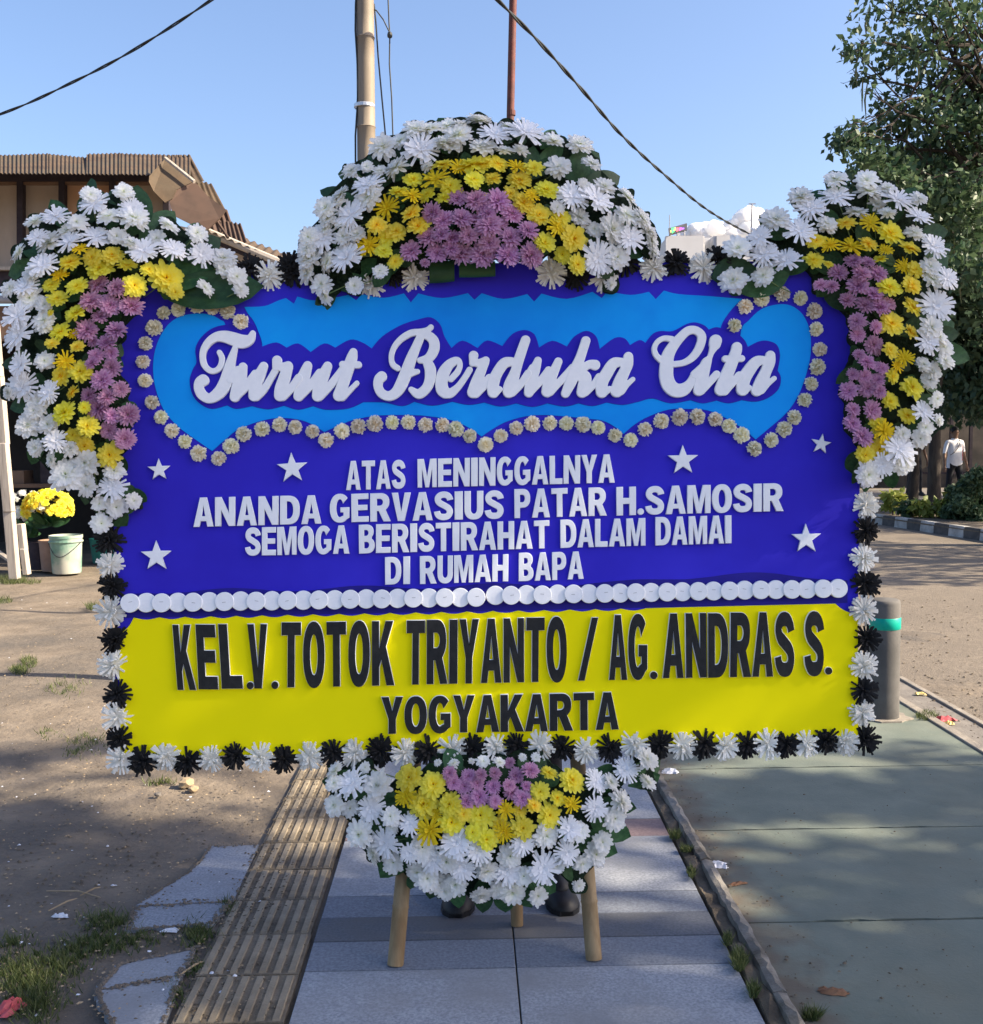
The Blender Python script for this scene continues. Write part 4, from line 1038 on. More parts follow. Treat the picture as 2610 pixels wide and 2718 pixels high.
# leaves: base -> tip in photo pixels, width factor
LV = {
 'L': [(ZL1, (900, 700, 640, 330)), (ZL1, (1150, 620, 1130, 170)), (ZL1, (1620, 800, 1720, 160)), (ZL1, (500, 1100, 250, 780)), (ZL1, (520, 1150, 60, 1260)), (ZL1, (700, 900, 420, 960)), (ZL2, (120, 720, 480, 360)), (ZL2, (520, 900, 960, 640)),
       (ZL2, (300, 1230, 1420, 1190)), (ZL2, (200, 1150, 900, 1000)), (ZL3, (500, 1000, 130, 1150)), (ZL3, (620, 350, 420, 480)), (ZL3, (700, 1500, 560, 1700)), (ZL3, (1250, 1600, 1330, 1850)), (ZL3, (1380, 420, 1530, 350)),
       (ZL3, (1100, 1500, 900, 1850)), (ZR4, (640, 420, 590, 650)), (ZR4, (850, 500, 950, 620)), (ZR4, (700, 560, 900, 800)), (ZR4, (560, 380, 420, 460)), (ZR4, (800, 280, 900, 420)), (ZL3, (500, 700, 430, 1000)), (ZL1, (1700, 1250, 1480, 900))],
 'T': [(ZT2, (560, 420, 720, 190)), (ZT2, (520, 620, 780, 400)), (ZT2, (800, 700, 1140, 440)), (ZT2, (950, 780, 1360, 640)), (ZT2, (1100, 1000, 1370, 900)), (ZT2, (1250, 1100, 1520, 1060)), (ZT2, (1300, 1380, 1590, 1390)), (ZT2, (200, 380, 280, 130)),
       (ZT1, (1080, 620, 740, 330)), (ZT1, (950, 700, 680, 590)), (ZT1, (900, 740, 390, 640)), (ZT1, (600, 1000, 260, 880)), (ZT1, (500, 1180, 130, 1200)), (ZT1, (1300, 560, 1040, 380)), (ZT1, (800, 1000, 520, 850)), (ZT1, (480, 1420, 270, 1330)),
       (ZT1, (740, 1500, 520, 1700)), (ZT2, (980, 1250, 1060, 1100)), (ZT2, (1000, 1300, 1180, 1400)), (ZT1, (700, 560, 560, 560)), (ZT2, (640, 1000, 880, 1120))],
 'R': [(ZQ1, (200, 500, 0, 290)), (ZQ1, (300, 350, 270, 60)), (ZQ1, (1100, 500, 1250, 270)), (ZQ1, (1300, 850, 1640, 780)), (ZQ1, (1350, 1200, 1660, 1080)), (ZQ1, (300, 1300, 80, 1560)), (ZQ1, (600, 1650, 150, 1500)), (ZR3, (700, 560, 580, 420)), (ZR3, (560, 720, 300, 790)),
       (ZR3, (760, 760, 420, 830)), (ZR3, (900, 400, 770, 290)), (ZR3, (880, 700, 700, 740)), (ZQ2, (1250, 150, 1500, 80)), (ZQ2, (1350, 300, 1480, 250)), (ZQ2, (1100, 720, 1390, 780)), (ZQ2, (1060, 900, 1250, 860)), (ZQ2, (1120, 1100, 1330, 1330)), (ZQ2, (1000, 1200, 1050, 1320)),
       (ZQ2, (780, 1620, 830, 1960)), (ZQ2, (480, 1500, 330, 1800)), (ZQ2, (520, 1560, 440, 1960)), (ZQ2, (450, 380, 330, 420)), (ZR3, (650, 560, 760, 480))],
 'B': [(ZB1, (700, 500, 60, 420)), (ZB1, (850, 620, 190, 600)), (ZB1, (800, 800, 270, 790)), (ZB1, (900, 1050, 640, 1390)), (ZB1, (1050, 1250, 950, 1540)), (ZB1, (1200, 1300, 1130, 1600)), (ZB1, (1400, 1350, 1430, 1690)), (ZB1, (1650, 1400, 1660, 1740)), (ZB1, (1000, 620, 560, 780)),
       (Z6, (1560, 330, 1730, 210)), (Z6, (1400, 400, 1600, 430)), (Z6, (1380, 480, 1570, 560)), (Z6, (1280, 560, 1510, 640)), (Z6, (1270, 640, 1390, 720)), (Z6, (1230, 640, 1370, 780)), (Z6, (1080, 720, 1230, 830)), (Z6, (1000, 760, 990, 940)), (Z6, (1050, 740, 1110, 890)),
       (Z6, (1130, 300, 700, 230)), (Z6, (860, 300, 1160, 220)), (Z6, (1350, 330, 1500, 230)), (Z6, (560, 560, 400, 760)), (Z6, (1100, 680, 1050, 800))],
}
M_dark_backing = mat('dark_backing', (.006, .016, .008), (.018, .04, .018), scale=40, rough=.95, bump=.6, bscale=90)
def spray(flowers, key, label, cx, cy, dome, asp, depth0=.046):
    root = empty("flower_spray", bw(cx, cy, .0))
    tag(root, label, "flower spray", "chrysanthemum sprays on the board")
    bpy.context.view_layer.update()
    R = random.Random(hash(key) % 1000 if False else ord(key))
    rx = max(abs(f[1] - cx) for f in flowers); ry = max(abs(f[2] - cy) for f in flowers)
    fxs = [f for f in flowers]
    def e_of(x, y): return min(1.0, math.hypot((x - cx) / rx, (y - cy) / ry))
    def outward(x, y):
        v = B_R * ((x - cx) / rx) * asp[0] - B_U * ((y - cy) / ry) * asp[1]
        return v
    for i, (k, x, y, r) in enumerate(fxs):
        e = e_of(x, y)
        off = depth0 + dome * (1 - e ** 2) + R.uniform(-.010, .014) + (.0 if k not in 'fg' else .006)
        n = B_N + outward(x, y) * .6 + Vector((R.uniform(-.30, .30), R.uniform(-.1, .1), R.uniform(.0, .7)))
        if k in 'wy' and R.random() < .32: n = n + outward(x, y) * R.uniform(.6, 1.6) + Vector((R.uniform(-.6, .6), 0, R.uniform(-.2, .7)))
        # a chrysanthemum seen tilted shows smaller: keep its size
        put_flower(root, k, x, y, r * (1.12 if k in 'fg' else 1.17), off, n, R, squash=R.uniform(.55, .85))
        if k in 'wyf' and R.random() < .35:     # a bit of stem
            w = bw(x, y, off); c0 = bw(x + (cx - x) * .25 + R.uniform(-20, 20), y + (cy - y) * .25, .02)
            b = MB(); b.tube([w - n.normalized() * .004, w.lerp(c0, .5) - n.normalized() * .012, c0], .0016, 5)
            b.build("stem", M_stem, root)
    for Z, (a, b_, c, d) in LV[key]:
        x0, y0 = Z(a, b_); x1, y1 = Z(c, d)
        p0 = bw(x0, y0, .018 + .25 * dome); p1 = bw(x1, y1, .006 + R.uniform(0, .014))
        leaf_obj(root, p0, p1, R)
    # filler leaves behind the flowers
    # dark panel added behind the flowers so no sky shows through the gaps
    FX = np.array([(f[1], f[2]) for f in fxs])
    def fn(X, Y):
        D = np.full(X.shape, 1e3)
        for qx, qy in FX: D = np.minimum(D, np.hypot(X - qx, Y - qy))
        return D - 22 + 4 * np.sin(X * .13) * np.sin(Y * .11)
    lo = FX.min(0) - 60; hi = FX.max(0) + 60
    h_ = 6.0; gx_ = np.arange(lo[0], hi[0] + h_, h_); gy_ = np.arange(lo[1], hi[1] + h_, h_)
    G = fn(*np.meshgrid(gx_, gy_)) - 24
    for _ in range(4):      # closing: grow, then shrink back
        E_ = G.copy()
        E_[1:] = np.maximum(E_[1:], G[:-1]); E_[:-1] = np.maximum(E_[:-1], G[1:]); E_[:, 1:] = np.maximum(E_[:, 1:], G[:, :-1]); E_[:, :-1] = np.maximum(E_[:, :-1], G[:, 1:]); G = E_
    loops = contour(lambda X, Y: G[:X.shape[0], :X.shape[1]], lo[0], hi[0], lo[1], hi[1], h_)
    mb = MB()
    for lp in loops:
        A_ = sum(a[0] * b[1] - b[0] * a[1] for a, b in zip(lp, lp[1:] + lp[:1]))
        if abs(A_) < 300: continue
        if A_ * max(loops, key=len)[0][0] < 0 and False: continue
        mb.slab([bw(*p_, .018) for p_ in lp][::-1], -B_N * (.022 + .0007 * len(mb.f)/100))
    mb.build("dark_backing", M_dark_backing, root)
    for i in range(70):
        k, x, y, r = R.choice(fxs)
        a = R.uniform(0, 6.28)
        dx, dy = (x - cx) / rx, (y - cy) / ry
        l = math.hypot(dx, dy) + .01
        x0 = x - dx / l * 35; y0 = y - dy / l * 35
        x1 = x + dx / l * R.uniform(5, 28) + R.uniform(-40, 40); y1 = y + dy / l * R.uniform(5, 28) + R.uniform(-40, 40)
        e = e_of(x, y)
        leaf_obj(root, bw(x0, y0, .012 + .8 * dome * (1 - e * e)), bw(x1, y1, .004 + .7 * dome * (1 - e * e)), R, (.7, 1.1))
    return root
def leaf_obj(root, p0, p1, R, wr=(.8, 1.15)):
    d = p1 - p0; L = d.length
    if L < .02: return
    y = d.normalized(); z = (B_N + Vector((R.uniform(-.35, .35), 0, R.uniform(-.35, .35))))
    x = y.cross(z).normalized(); z = x.cross(y).normalized()
    o = bpy.data.objects.new("leaf", R.choice(LM)); link(o, root)
    o.rotation_mode = 'QUATERNION'
    o.rotation_quaternion = Matrix((x, y, z)).transposed().to_quaternion()
    o.location = p0 - Vector(root.location)
    w = R.uniform(*wr) * min(max(L, .10), .17)
    o.scale = (w, L, L)
spray(TOP, 'T', "arched spray of white, yellow and purple flowers on the board's top middle", 1285, 600, .085, (.9, .9))
spray(LEFT, 'L', "curved spray of white, yellow and purple flowers down the board's left shoulder", 270, 940, .055, (.9, .6))
spray(RIGHT_, 'R', "curved spray of white, yellow and purple flowers down the board's right shoulder", 2330, 910, .055, (.9, .6))
spray(BOT, 'B', "bowl-shaped spray of white, yellow and pink flowers hanging under the board", 1310, 2170, .08, (.9, .9))
# folded leaf loops under the top spray
TROOT = [o for o in bpy.data.objects if o.name == "flower_spray"][0]
for (u0, v0, u1, v1, rr, dz) in ((1255, 1640, 1500, 1620, .022, .0), (1545, 1610, 1900, 1600, .016, .006)):
    a = bw(*ZT1(u0, v0), .03 + dz); b_ = bw(*ZT1(u1, v1), .03 + dz)
    m = MB(); n = 14; vs = []; fs = []
    for i in range(n + 1):
        t = math.radians(-150 + 300 * i / n)
        off = B_N * (rr * .8 * math.cos(t)) + B_U * (rr * 1.4 * math.sin(t))
        vs += [a + off, a.lerp(b_, .5) + off * 1.06, b_ + off]
    for i in range(n):
        for k in range(2): fs.append((i * 3 + k, i * 3 + k + 1, (i + 1) * 3 + k + 1, (i + 1) * 3 + k))
    m.put(vs, fs); m.build("folded_leaf", M_leaf, TROOT, True)

# ================================================================== BAMBOO EASEL
easel = empty("bamboo_easel", ground(1310, 2560)); tag(easel, "three-legged bamboo easel holding up the board", "easel")
def bamboo(name, p0, p1, r0, r1, m, parent, nodes=6, n=14):
    b = MB(); pts, rad = [], []
    N = nodes * 4
    for i in range(N + 1):
        t = i / N; p = Vector(p0).lerp(Vector(p1), t); r = r0 + (r1 - r0) * t
        if i % 4 == 2:
            pts += [p - (Vector(p1) - Vector(p0)).normalized() * .006, p, p + (Vector(p1) - Vector(p0)).normalized() * .006]; rad += [r, r * 1.09, r]
        else: pts.append(p); rad.append(r)
    b.tube(pts, rad, n)
    o = b.build(name, m, parent)
    return shade_auto(o, 60)
def leg_top(x, y, off):      # a point behind the board
    return bw(x, y, off)
fl = ground(*dpx(757, 1851)); fr = ground(*dpx(1137, 1840)); fb = ground(*dpx(990, 1775))
fl.z = fr.z = .006; fb.z = .006
def leg_to(foot, x2, y2, ztop):
    # passes behind the board at photo pixel (x2, y2)
    q = bw(x2, y2, -.056); d = q - foot
    return foot + d * (ztop / d.z)
bamboo("leg", fl, leg_to(fl, *dpx(790, 1480), 1.85), .0235, .019, M_bamboo, easel)
bamboo("leg", fr, leg_to(fr, *dpx(1108, 1480), 1.85), .0235, .019, M_bamboo, easel)
tb = (leg_to(fl, *dpx(790, 1480), 1.85) + leg_to(fr, *dpx(1108, 1480), 1.85)) / 2
bamboo("leg", fb, Vector((fb.x - .01, tb.y + .03, 1.8)), .019, .016, M_bamboo, easel)
xb = leg_to(fl, *dpx(790, 1480), 1.75); yb = leg_to(fr, *dpx(1108, 1480), 1.75)
bamboo("crossbar", xb + Vector((-.25, .04, 0)), yb + Vector((.25, .04, 0)), .016, .016, M_bamboo, easel, 4)

# ================================================================== PEOPLE
M_skin = mat("skin", (.20, .115, .075), (.25, .15, .10), scale=12, rough=.55)
M_hair = mat("dark_hair", (.012, .010, .009), rough=.6)
M_trouser = mat("dark_trousers", (.012, .013, .018), (.02, .021, .027), scale=30, rough=.9)
M_shoe = mat("black_shoe", (.010, .010, .012), (.018, .018, .02), scale=30, rough=.5)
M_wshirt = mat("white_shirt", (.72, .72, .76), (.80, .80, .83), scale=12, rough=.85, bump=.3, bscale=8)
M_dshirt = mat("dark_shirt", (.02, .02, .026), (.035, .034, .04), scale=14, rough=.9)
M_red = mat("red_stripe", (.55, .05, .05), rough=.8)
def person(loc, height, heading, shirt, label, stride=.0, arms=.10, extra=None, group=None, sleeve=.5, shoes_out=.0):
    """one continuous skinned body facing -Y before turning by heading; parts: hair, shoes"""
    s = height / 1.70
    J = {}
    def j(n, x, y, z, r, ry=None): J[n] = (Vector((x, y, z)) * s, (r * s, (ry or r) * s))
    j('pelvis', 0, 0, .95, .145, .115); j('belly', 0, -.01, 1.10, .145, .115); j('chest', 0, 0, 1.28, .155, .110); j('neckb', 0, .01, 1.43, .075, .07); j('neck', 0, 0, 1.49, .052)
    j('head', 0, -.015, 1.585, .078, .092); j('crown', 0, -.005, 1.66, .062, .075)
    for sd, n in ((-1, 'l'), (1, 'r')):
        f = stride * sd
        j('hip' + n, .095 * sd, 0, .88, .092); j('knee' + n, .105 * sd, -.10 * f - .02, .50, .058); j('calf' + n, .108 * sd, -.10 * f, .36, .052); j('ank' + n, .11 * sd, -.16 * f + .02, .09, .040); j('toe' + n, .125 * sd + shoes_out * sd, -.16 * f - .13, .04, .036)
        j('sh' + n, .175 * sd, .01, 1.40, .062); j('elb' + n, (.235 + arms * .4) * sd, .02 + .06 * f, 1.13, .040); j('wri' + n, (.245 + arms) * sd, -.04 + .10 * f, .90, .028); j('palm' + n, (.25 + arms) * sd, -.05 + .10 * f, .84, .034, .018)
        for q in range(4):
            j('f%d' % q + n, (.25 + arms) * sd, -.085 + .024 * q + .10 * f, .775 - .004 * abs(q - 1.5), .0095); j('g%d' % q + n, (.242 + arms) * sd, -.09 + .024 * q + .10 * f, .735 + .01 * (q == 3), .008)
        j('t0' + n, (.245 + arms) * sd, -.10 + .10 * f, .81, .010); j('t1' + n, (.24 + arms) * sd, -.115 + .10 * f, .775, .009)
    E = [('pelvis', 'belly'), ('belly', 'chest'), ('chest', 'neckb'), ('neckb', 'neck'), ('neck', 'head'), ('head', 'crown')]
    for n in 'lr':
        E += [('pelvis', 'hip' + n), ('hip' + n, 'knee' + n), ('knee' + n, 'calf' + n), ('calf' + n, 'ank' + n), ('ank' + n, 'toe' + n), ('chest', 'sh' + n), ('sh' + n, 'elb' + n), ('elb' + n, 'wri' + n), ('wri' + n, 'palm' + n), ('palm' + n, 't0' + n), ('t0' + n, 't1' + n)]
        for q in range(4): E += [('palm' + n, 'f%d' % q + n), ('f%d' % q + n, 'g%d' % q + n)]
    names = list(J); idx = {n: i for i, n in enumerate(names)}
    me = bpy.data.meshes.new("body"); me.from_pydata([J[n][0] for n in names], [(idx[a], idx[b]) for a, b in E], [])
    ob = bpy.data.objects.new("body", me); COL.objects.link(ob)
    md = ob.modifiers.new("skin", 'SKIN'); md.use_smooth_shade = True
    for i, n in enumerate(names):
        sv = me.skin_vertices[0].data[i]; sv.radius = J[n][1]; sv.use_root = (n == 'pelvis')
    ob.modifiers.new("sub", 'SUBSURF').levels = 1
    dg = bpy.context.evaluated_depsgraph_get(); dg.update()
    body = bpy.data.meshes.new_from_object(ob.evaluated_get(dg))
    bpy.data.objects.remove(ob)
    root = empty("person", loc); root.rotation_euler = (0, 0, heading)
    tag(root, label, "person", group)
    body.materials.clear()
    for m in (M_skin, shirt, M_trouser, M_shoe): body.materials.append(m)
    for p in body.polygons:
        c = p.center / s; r = abs(c.x); p.use_smooth = True
        i = 0
        if c.z > 1.45: i = 0
        elif r > .20 and c.z < 1.36:
            i = 1 if c.z > 1.34 - .26 * sleeve * 1.4 else 0
        elif c.z > .86: i = 1
        elif c.z > .10 and r < .21: i = 2
        elif r < .24 and c.z <= .10: i = 3
        p.material_index = i
    o = bpy.data.objects.new("body", body); link(o, root)
    # hair cap, nose, ears
    b = MB(); vs = []; fs = []; n = 14; rows = 7
    for i in range(rows + 1):
        e = math.radians(90 - i * 16)
        for k in range(n):
            a = 2 * math.pi * k / n
            front = max(0, -math.sin(a))
            ee = max(e, math.radians(20) * front + math.radians(-20) * (1 - front))
            vs.append(Vector((.088 * math.cos(ee) * math.cos(a), .008 + .103 * math.cos(ee) * math.sin(a), 1.605 + .118 * math.sin(ee))) * s)
    for i in range(rows):
        for k in range(n): fs.append((i * n + k, (i + 1) * n + k, (i + 1) * n + (k + 1) % n, i * n + (k + 1) % n))
    b.put(vs, fs); hm = b.mesh("hair", M_hair, True); link(bpy.data.objects.new("hair", hm), root)
    b = MB(); b.lathe([(.004 * s, .03 * s), (.013 * s, -.005 * s), (.010 * s, -.012 * s)], 8, (0, -.108 * s, 1.585 * s)); link(bpy.data.objects.new("nose", b.mesh("nose", M_skin, True)), root)
    for sd in (-1, 1):
        b = MB(); b.lathe([(.006 * s, -.03 * s), (.016 * s, -.01 * s), (.018 * s, .012 * s), (.006 * s, .03 * s)], 8, (.088 * sd * s, .01 * s, 1.59 * s)); link(bpy.data.objects.new("ear", b.mesh("ear", M_skin, True)), root)
        b = MB(); b.lathe([(.004 * s, -.006 * s), (.009 * s, 0), (.004 * s, .006 * s)], 8, (.032 * sd * s, -.100 * s, 1.612 * s)); link(bpy.data.objects.new("eye", b.mesh("eye", M_hair, True)), root)
        # shoe
        f = stride * sd
        b = MB(); base = Vector((.11 * sd, -.16 * f + .02, 0)) * s; d = Vector((.015 * sd + shoes_out * sd, -.15, 0)) * s
        prof = [(-.42, .040, .060), (-.2, .047, .085), (.2, .046, .085), (.6, .050, .068), (1.0, .052, .056), (1.25, .042, .046), (1.42, .018, .030)]
        vs = []; fs = []
        for t, w, h in prof:
            c0 = base + d * t; sdv = Vector((d.y, -d.x, 0)).normalized()
            vs += [c0 - sdv * w * s, c0 - sdv * w * 1.02 * s + Vector((0, 0, h * .45 * s)), c0 - sdv * w * .5 * s + Vector((0, 0, h * s)), c0 + sdv * w * .5 * s + Vector((0, 0, h * s)), c0 + sdv * w * 1.02 * s + Vector((0, 0, h * .45 * s)), c0 + sdv * w * s]
        for i in range(len(prof) - 1):
            for k in range(5): fs.append((i * 6 + k, i * 6 + k + 1, (i + 1) * 6 + k + 1, (i + 1) * 6 + k))
        fs.append(tuple(range(5, -1, -1))); fs.append(tuple((len(prof) - 1) * 6 + k for k in range(6)))
        b.put(vs, fs); so = bpy.data.objects.new("shoe", b.mesh("shoe", M_shoe)); link(so, root); shade_auto(so, 50)
        b = MB()
        sole = []
        for t, w, h in prof: sole.append(base + d * t - Vector((d.y, -d.x, 0)).normalized() * (w + .004) * s)
        for t, w, h in reversed(prof): sole.append(base + d * t + Vector((d.y, -d.x, 0)).normalized() * (w + .004) * s)
        b.slab([p + Vector((0, 0, .016 * s)) for p in sole], (0, 0, -.015 * s)); link(bpy.data.objects.new("sole", b.mesh("sole", M_shoe)), so)
    if extra: extra(root, s)
    return root
def badge_strap(root, s):
    b = MB(); b.tube([Vector((.07, .02, 1.45)) * s, Vector((.06, -.10, 1.40)) * s, Vector((.0, -.125, 1.28)) * s, Vector((-.10, -.125, 1.16)) * s, Vector((-.15, -.06, 1.10)) * s], .008 * s, 6)
    link(bpy.data.objects.new("strap", b.mesh("strap", M_dshirt)), root)
    b = MB(); b.tube([Vector((.125, -.075, 1.30)) * s, Vector((.128, -.085, 1.15)) * s, Vector((.128, -.09, .98)) * s], .010 * s, 6)
    link(bpy.data.objects.new("side_stripe", b.mesh("side_stripe", M_red)), root)
sh_l = ground(*dpx(868, 1758)); sh_r = ground(*dpx(1082, 1738))
pm = (sh_l + sh_r) / 2
# the person who stands behind the board: feet apart
per = person((pm.x, pm.y + .14, .006), 1.64, .02, M_dshirt, "person standing behind the board, only dark shoes and trouser ends showing", arms=.02)
for o in per.children:
    pass
spread = (sh_r.x - sh_l.x) / 2 - .13
def widen(root, k):
    """stand with feet apart: shear everything below the hip outwards"""
    for o in root.children:
        for tgt in [o] + list(o.children):
            for v in tgt.data.vertices:
                if v.co.z < .86 and abs(v.co.x) < .30:
                    v.co.x += math.copysign(k * (1 - max(v.co.z, .0) / .86), v.co.x)
            tgt.data.update()
widen(per, spread)
px = at_y(*Z5B(1310, 800), 22.6)
person((px.x, 22.6, 0), 1.64, .25, M_wshirt, "person in white polo shirt and dark trousers walking behind the planted island", stride=.6, arms=.08, extra=badge_strap)
px = at_y(*Z5B(720, 800), 26.5)
person((px.x, 26.5, 0), 1.64, .1, M_dshirt, "person in dark clothes half hidden by the right flower spray", stride=.8)

# ================================================================== POLES AND CABLES
M_rust = mat("rust_red_paint", (.115, .035, .028), (.16, .055, .045), scale=14, rough=.7, c3=(.08, .04, .035), s3=6, bump=.1)
M_wire = mat("black_wire", (.02, .024, .026), (.035, .04, .042), scale=20, rough=.6)
M_clamp = mat("zinc_clamp", (.55, .56, .58), metal=.7, rough=.35)
YP = 6.6
pt = at_y(966, -260, YP); pb = at_y(973, 430, YP)
d = (pb - pt).normalized()
foot = pb + d * ((0.0 - pb.z) / d.z); foot.z = -.02
pole = empty("bamboo_pole", (foot.x, foot.y, 0)); tag(pole, "tall pale bamboo utility pole rising behind the board's top spray", "pole")
bamboo("pole_shaft", foot, pt, .060, .052, M_bamboo_grey, pole, 9, 20)
ry = at_y(968, 282, YP)
b = MB(); b.lathe([(.060, -.012), (.063, -.008), (.063, .008), (.060, .012)], 20, ry, (False, False)); b.build("clamp_band", M_clamp, pole)
b = MB(); b.tube([at_y(947 + 4 * math.sin(i * 1.3), -200 + i * 70, YP - .03) for i in range(10)], .006, 6); b.build("attached_cable", M_wire, pole)
def wire(name, pts, r, label, Y=None, cat="cable", group=None):
    b = MB(); b.tube(pts, r, 6); o = b.build(name, M_wire); tag(o, label, cat, group); return o
wire("hanging_wire", [at_y(x, y, YP + .05) for x, y in ((1020, -260), (1029, -40), (1033, 60), (1035, 92), (1034, 170), (1040, 260), (1043, 350), (1052, 520))], .0045, "thin dark wire with a knot hanging right of the bamboo pole", cat="wire")
b = MB(); b.lathe([(.003, -.02), (.014, -.012), (.016, .0), (.013, .014), (.003, .022)], 10, at_y(1035, 93, YP + .05)); kn = b.build("knot", M_wire, bpy.data.objects["hanging_wire"], origin=(0, 0, 0))
wire("stay_wire", [at_y(x, y, YP + .02) for x, y in ((985, 20), (1000, 28), (1018, 52), (1034, 85))], .004, "short thin wire running from pole to the knot", cat="wire")
wire("pole_wire", [at_y(x, y, YP + .06) for x, y in ((993, 10), (998, 60), (1004, 150), (1014, 260), (1023, 355), (1034, 500))], .005, "thin dark wire close beside the bamboo pole's right edge", cat="wire")
YR = 9.0
rt = at_y(1369, -300, YR); rb_ = at_y(1353, 400, YR); dd = (rb_ - rt).normalized(); rf = rb_ + dd * (-rb_.z / dd.z)
rp = empty("steel_pole", (rf.x, rf.y, 0)); tag(rp, "slim rust-red steel pole behind the top of the board", "pole")
b = MB(); b.tube([rf, rt], .031, 14); shade_auto(b.build("pole_shaft", M_rust, rp), 60)
b = MB(); b.lathe([(.036, -.02), (.036, .02)], 14, at_y(1357, 300, YR)); b.build("coupling", M_rust, rp)
b = MB(); b.lathe([(.09, -.02), (.09, .01), (.04, .015), (.04, .05)], 14, rf); b.build("base_plate", M_rust, rp)
def twisted(name, pts, ys, r, pitch, label):
    P3 = [at_y(x, y, Y) for (x, y), Y in zip(pts, ys)]
    fine = []
    for i in range(len(P3) - 1):
        p0 = P3[max(i - 1, 0)]; p1 = P3[i]; p2 = P3[i + 1]; p3 = P3[min(i + 2, len(P3) - 1)]
        for k in range(40):
            t = k / 40
            fine.append(.5 * (2 * p1 + (p2 - p0) * t + (2 * p0 - 5 * p1 + 4 * p2 - p3) * t * t + (3 * p1 - p0 - 3 * p2 + p3) * t ** 3))
    b = MB(); L = 0; A, B2 = [], []
    for i, p in enumerate(fine):
        t = (fine[min(i + 1, len(fine) - 1)] - fine[max(i - 1, 0)]).normalized()
        if i: L += (p - fine[i - 1]).length
        s1 = t.orthogonal().normalized(); s2 = t.cross(s1); a = L / pitch * 6.283
        o = (s1 * math.cos(a) + s2 * math.sin(a)) * r
        A.append(p + o); B2.append(p - o)
    b.tube(A, r, 6); b.tube(B2, r, 6)
    o = b.build(name, M_wire, None, True); tag(o, label, "cable", "twisted overhead cables")
twisted("overhead_cable", [(-300, 400), (0, 303), (180, 224), (350, 135), (560, 0), (760, -150)], [9, 8.6, 8.2, 7.8, 7.4, 7.0], .0056, .75, "twisted overhead cable crossing the sky at upper left")
twisted("overhead_cable", [(1200, -130), (1322, 0), (1430, 110), (1540, 232), (1650, 358), (1760, 460), (1880, 558), (1992, 622), (2150, 700)], [6.4, 6.8, 7.4, 8.2, 9.2, 10.4, 12, 14, 17], .0072, .85, "twisted overhead cable slanting down to the white building")

# ================================================================== SHED ON THE LEFT
M_roof = mat("rusty_corrugated_iron", (.055, .036, .023), (.10, .068, .041), scale=3.5, rough=.85, c3=(.075, .058, .038), s3=1.2, bump=.15, detail=9)
M_roof2 = mat("rusted_sheet", (.060, .040, .031), (.095, .063, .048), scale=4, rough=.85, c3=(.09, .055, .04), s3=2, detail=9)
M_panel = mat("tan_plywood", (.29, .225, .17), (.43, .345, .27), scale=2.5, rough=.8, stretch=(1, 1, .4), c3=(.36, .30, .25), s3=1.0)
M_panel_o = mat("orange_plywood", (.40, .23, .135), (.48, .30, .19), scale=2.5, rough=.8, stretch=(1, 1, .4))
M_frame = mat("dark_frame_timber", (.028, .022, .030), (.05, .038, .045), scale=8, rough=.85)
M_timber = mat("pale_timber", (.40, .35, .29), (.52, .46, .39), scale=3, rough=.85, stretch=(8, 8, .6), bump=.15, bscale=14, c3=(.30, .26, .22), s3=3)
M_beige = mat("beige_wall", (.48, .38, .29), (.58, .48, .38), scale=2, rough=.9)
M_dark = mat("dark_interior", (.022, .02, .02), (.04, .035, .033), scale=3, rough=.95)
M_brown = mat("brown_board", (.15, .09, .06), (.20, .13, .09), scale=5, rough=.9)
M_grey = mat("grey_pipe", (.27, .27, .29), (.34, .34, .36), scale=9, rough=.6)
shed = empty("shed", (-4.5, 12.9, 0)); tag(shed, "old market shed with rusty corrugated roof and tan plywood upper panels", "shed")
def corr(name, A, B, C, D, m, waves, amp, parent=shed, rag_=0.0, rows=4, th=.004):
    """corrugated sheet: A-B top edge, D-C bottom edge; ridges run from top to bottom"""
    A, B, C, D = map(Vector, (A, B, C, D)); nrm = (B - A).cross(D - A).normalized()
    vs = []; fs = []; n = waves * 6
    jit = [random.uniform(-rag_, rag_) for _ in range(n + 1)]
    for j in range(rows + 1):
        t = j / rows
        for i in range(n + 1):
            s = i / n
            p = A.lerp(B, s).lerp(D.lerp(C, s), t) + nrm * (amp * math.sin(s * waves * 2 * math.pi))
            if j == 0: p += (A - D).normalized() * jit[(i // 12) * 12]
            vs.append(p)
    base = len(vs)
    vs += [v - nrm * th for v in vs]
    for j in range(rows):
        for i in range(n):
            a = j * (n + 1) + i; q = (a, a + 1, a + n + 2, a + n + 1)
            fs.append(q); fs.append(tuple(base + k for k in reversed(q)))
    for i in range(n):
        fs.append((i + 1, i, base + i, base + i + 1)); a = rows * (n + 1) + i; fs.append((a, a + 1, base + a + 1, base + a))
    b = MB(); b.put(vs, fs); return shade_auto(b.build(name, m, parent), 50)
YE, YT = 12.2, 14.4
def roofseg(x0, x1, yt0, yt1, yb0, yb1, m=M_roof, k=0):
    corr("roof_sheet", at_y(x0, yt0, YT + k), at_y(x1, yt1, YT + k), at_y(x1, yb1, YE + k * .2), at_y(x0, yb0, YE + k * .2), m, max(2, int(abs(x1 - x0) / 10.5)), .008, rag_=.02)
roofseg(-520, -250, 424, 418, 460, 460); roofseg(-260, 0, 419, 413, 460, 461, k=.02); roofseg(-6, 128, 413, 408, 461, 462)
roofseg(124, 233, 409, 419, 461, 463, k=.03); roofseg(230, 320, 409, 407, 463, 464); roofseg(316, 420, 408, 411, 463, 466, k=.03); roofseg(416, 506, 411, 413, 466, 478)
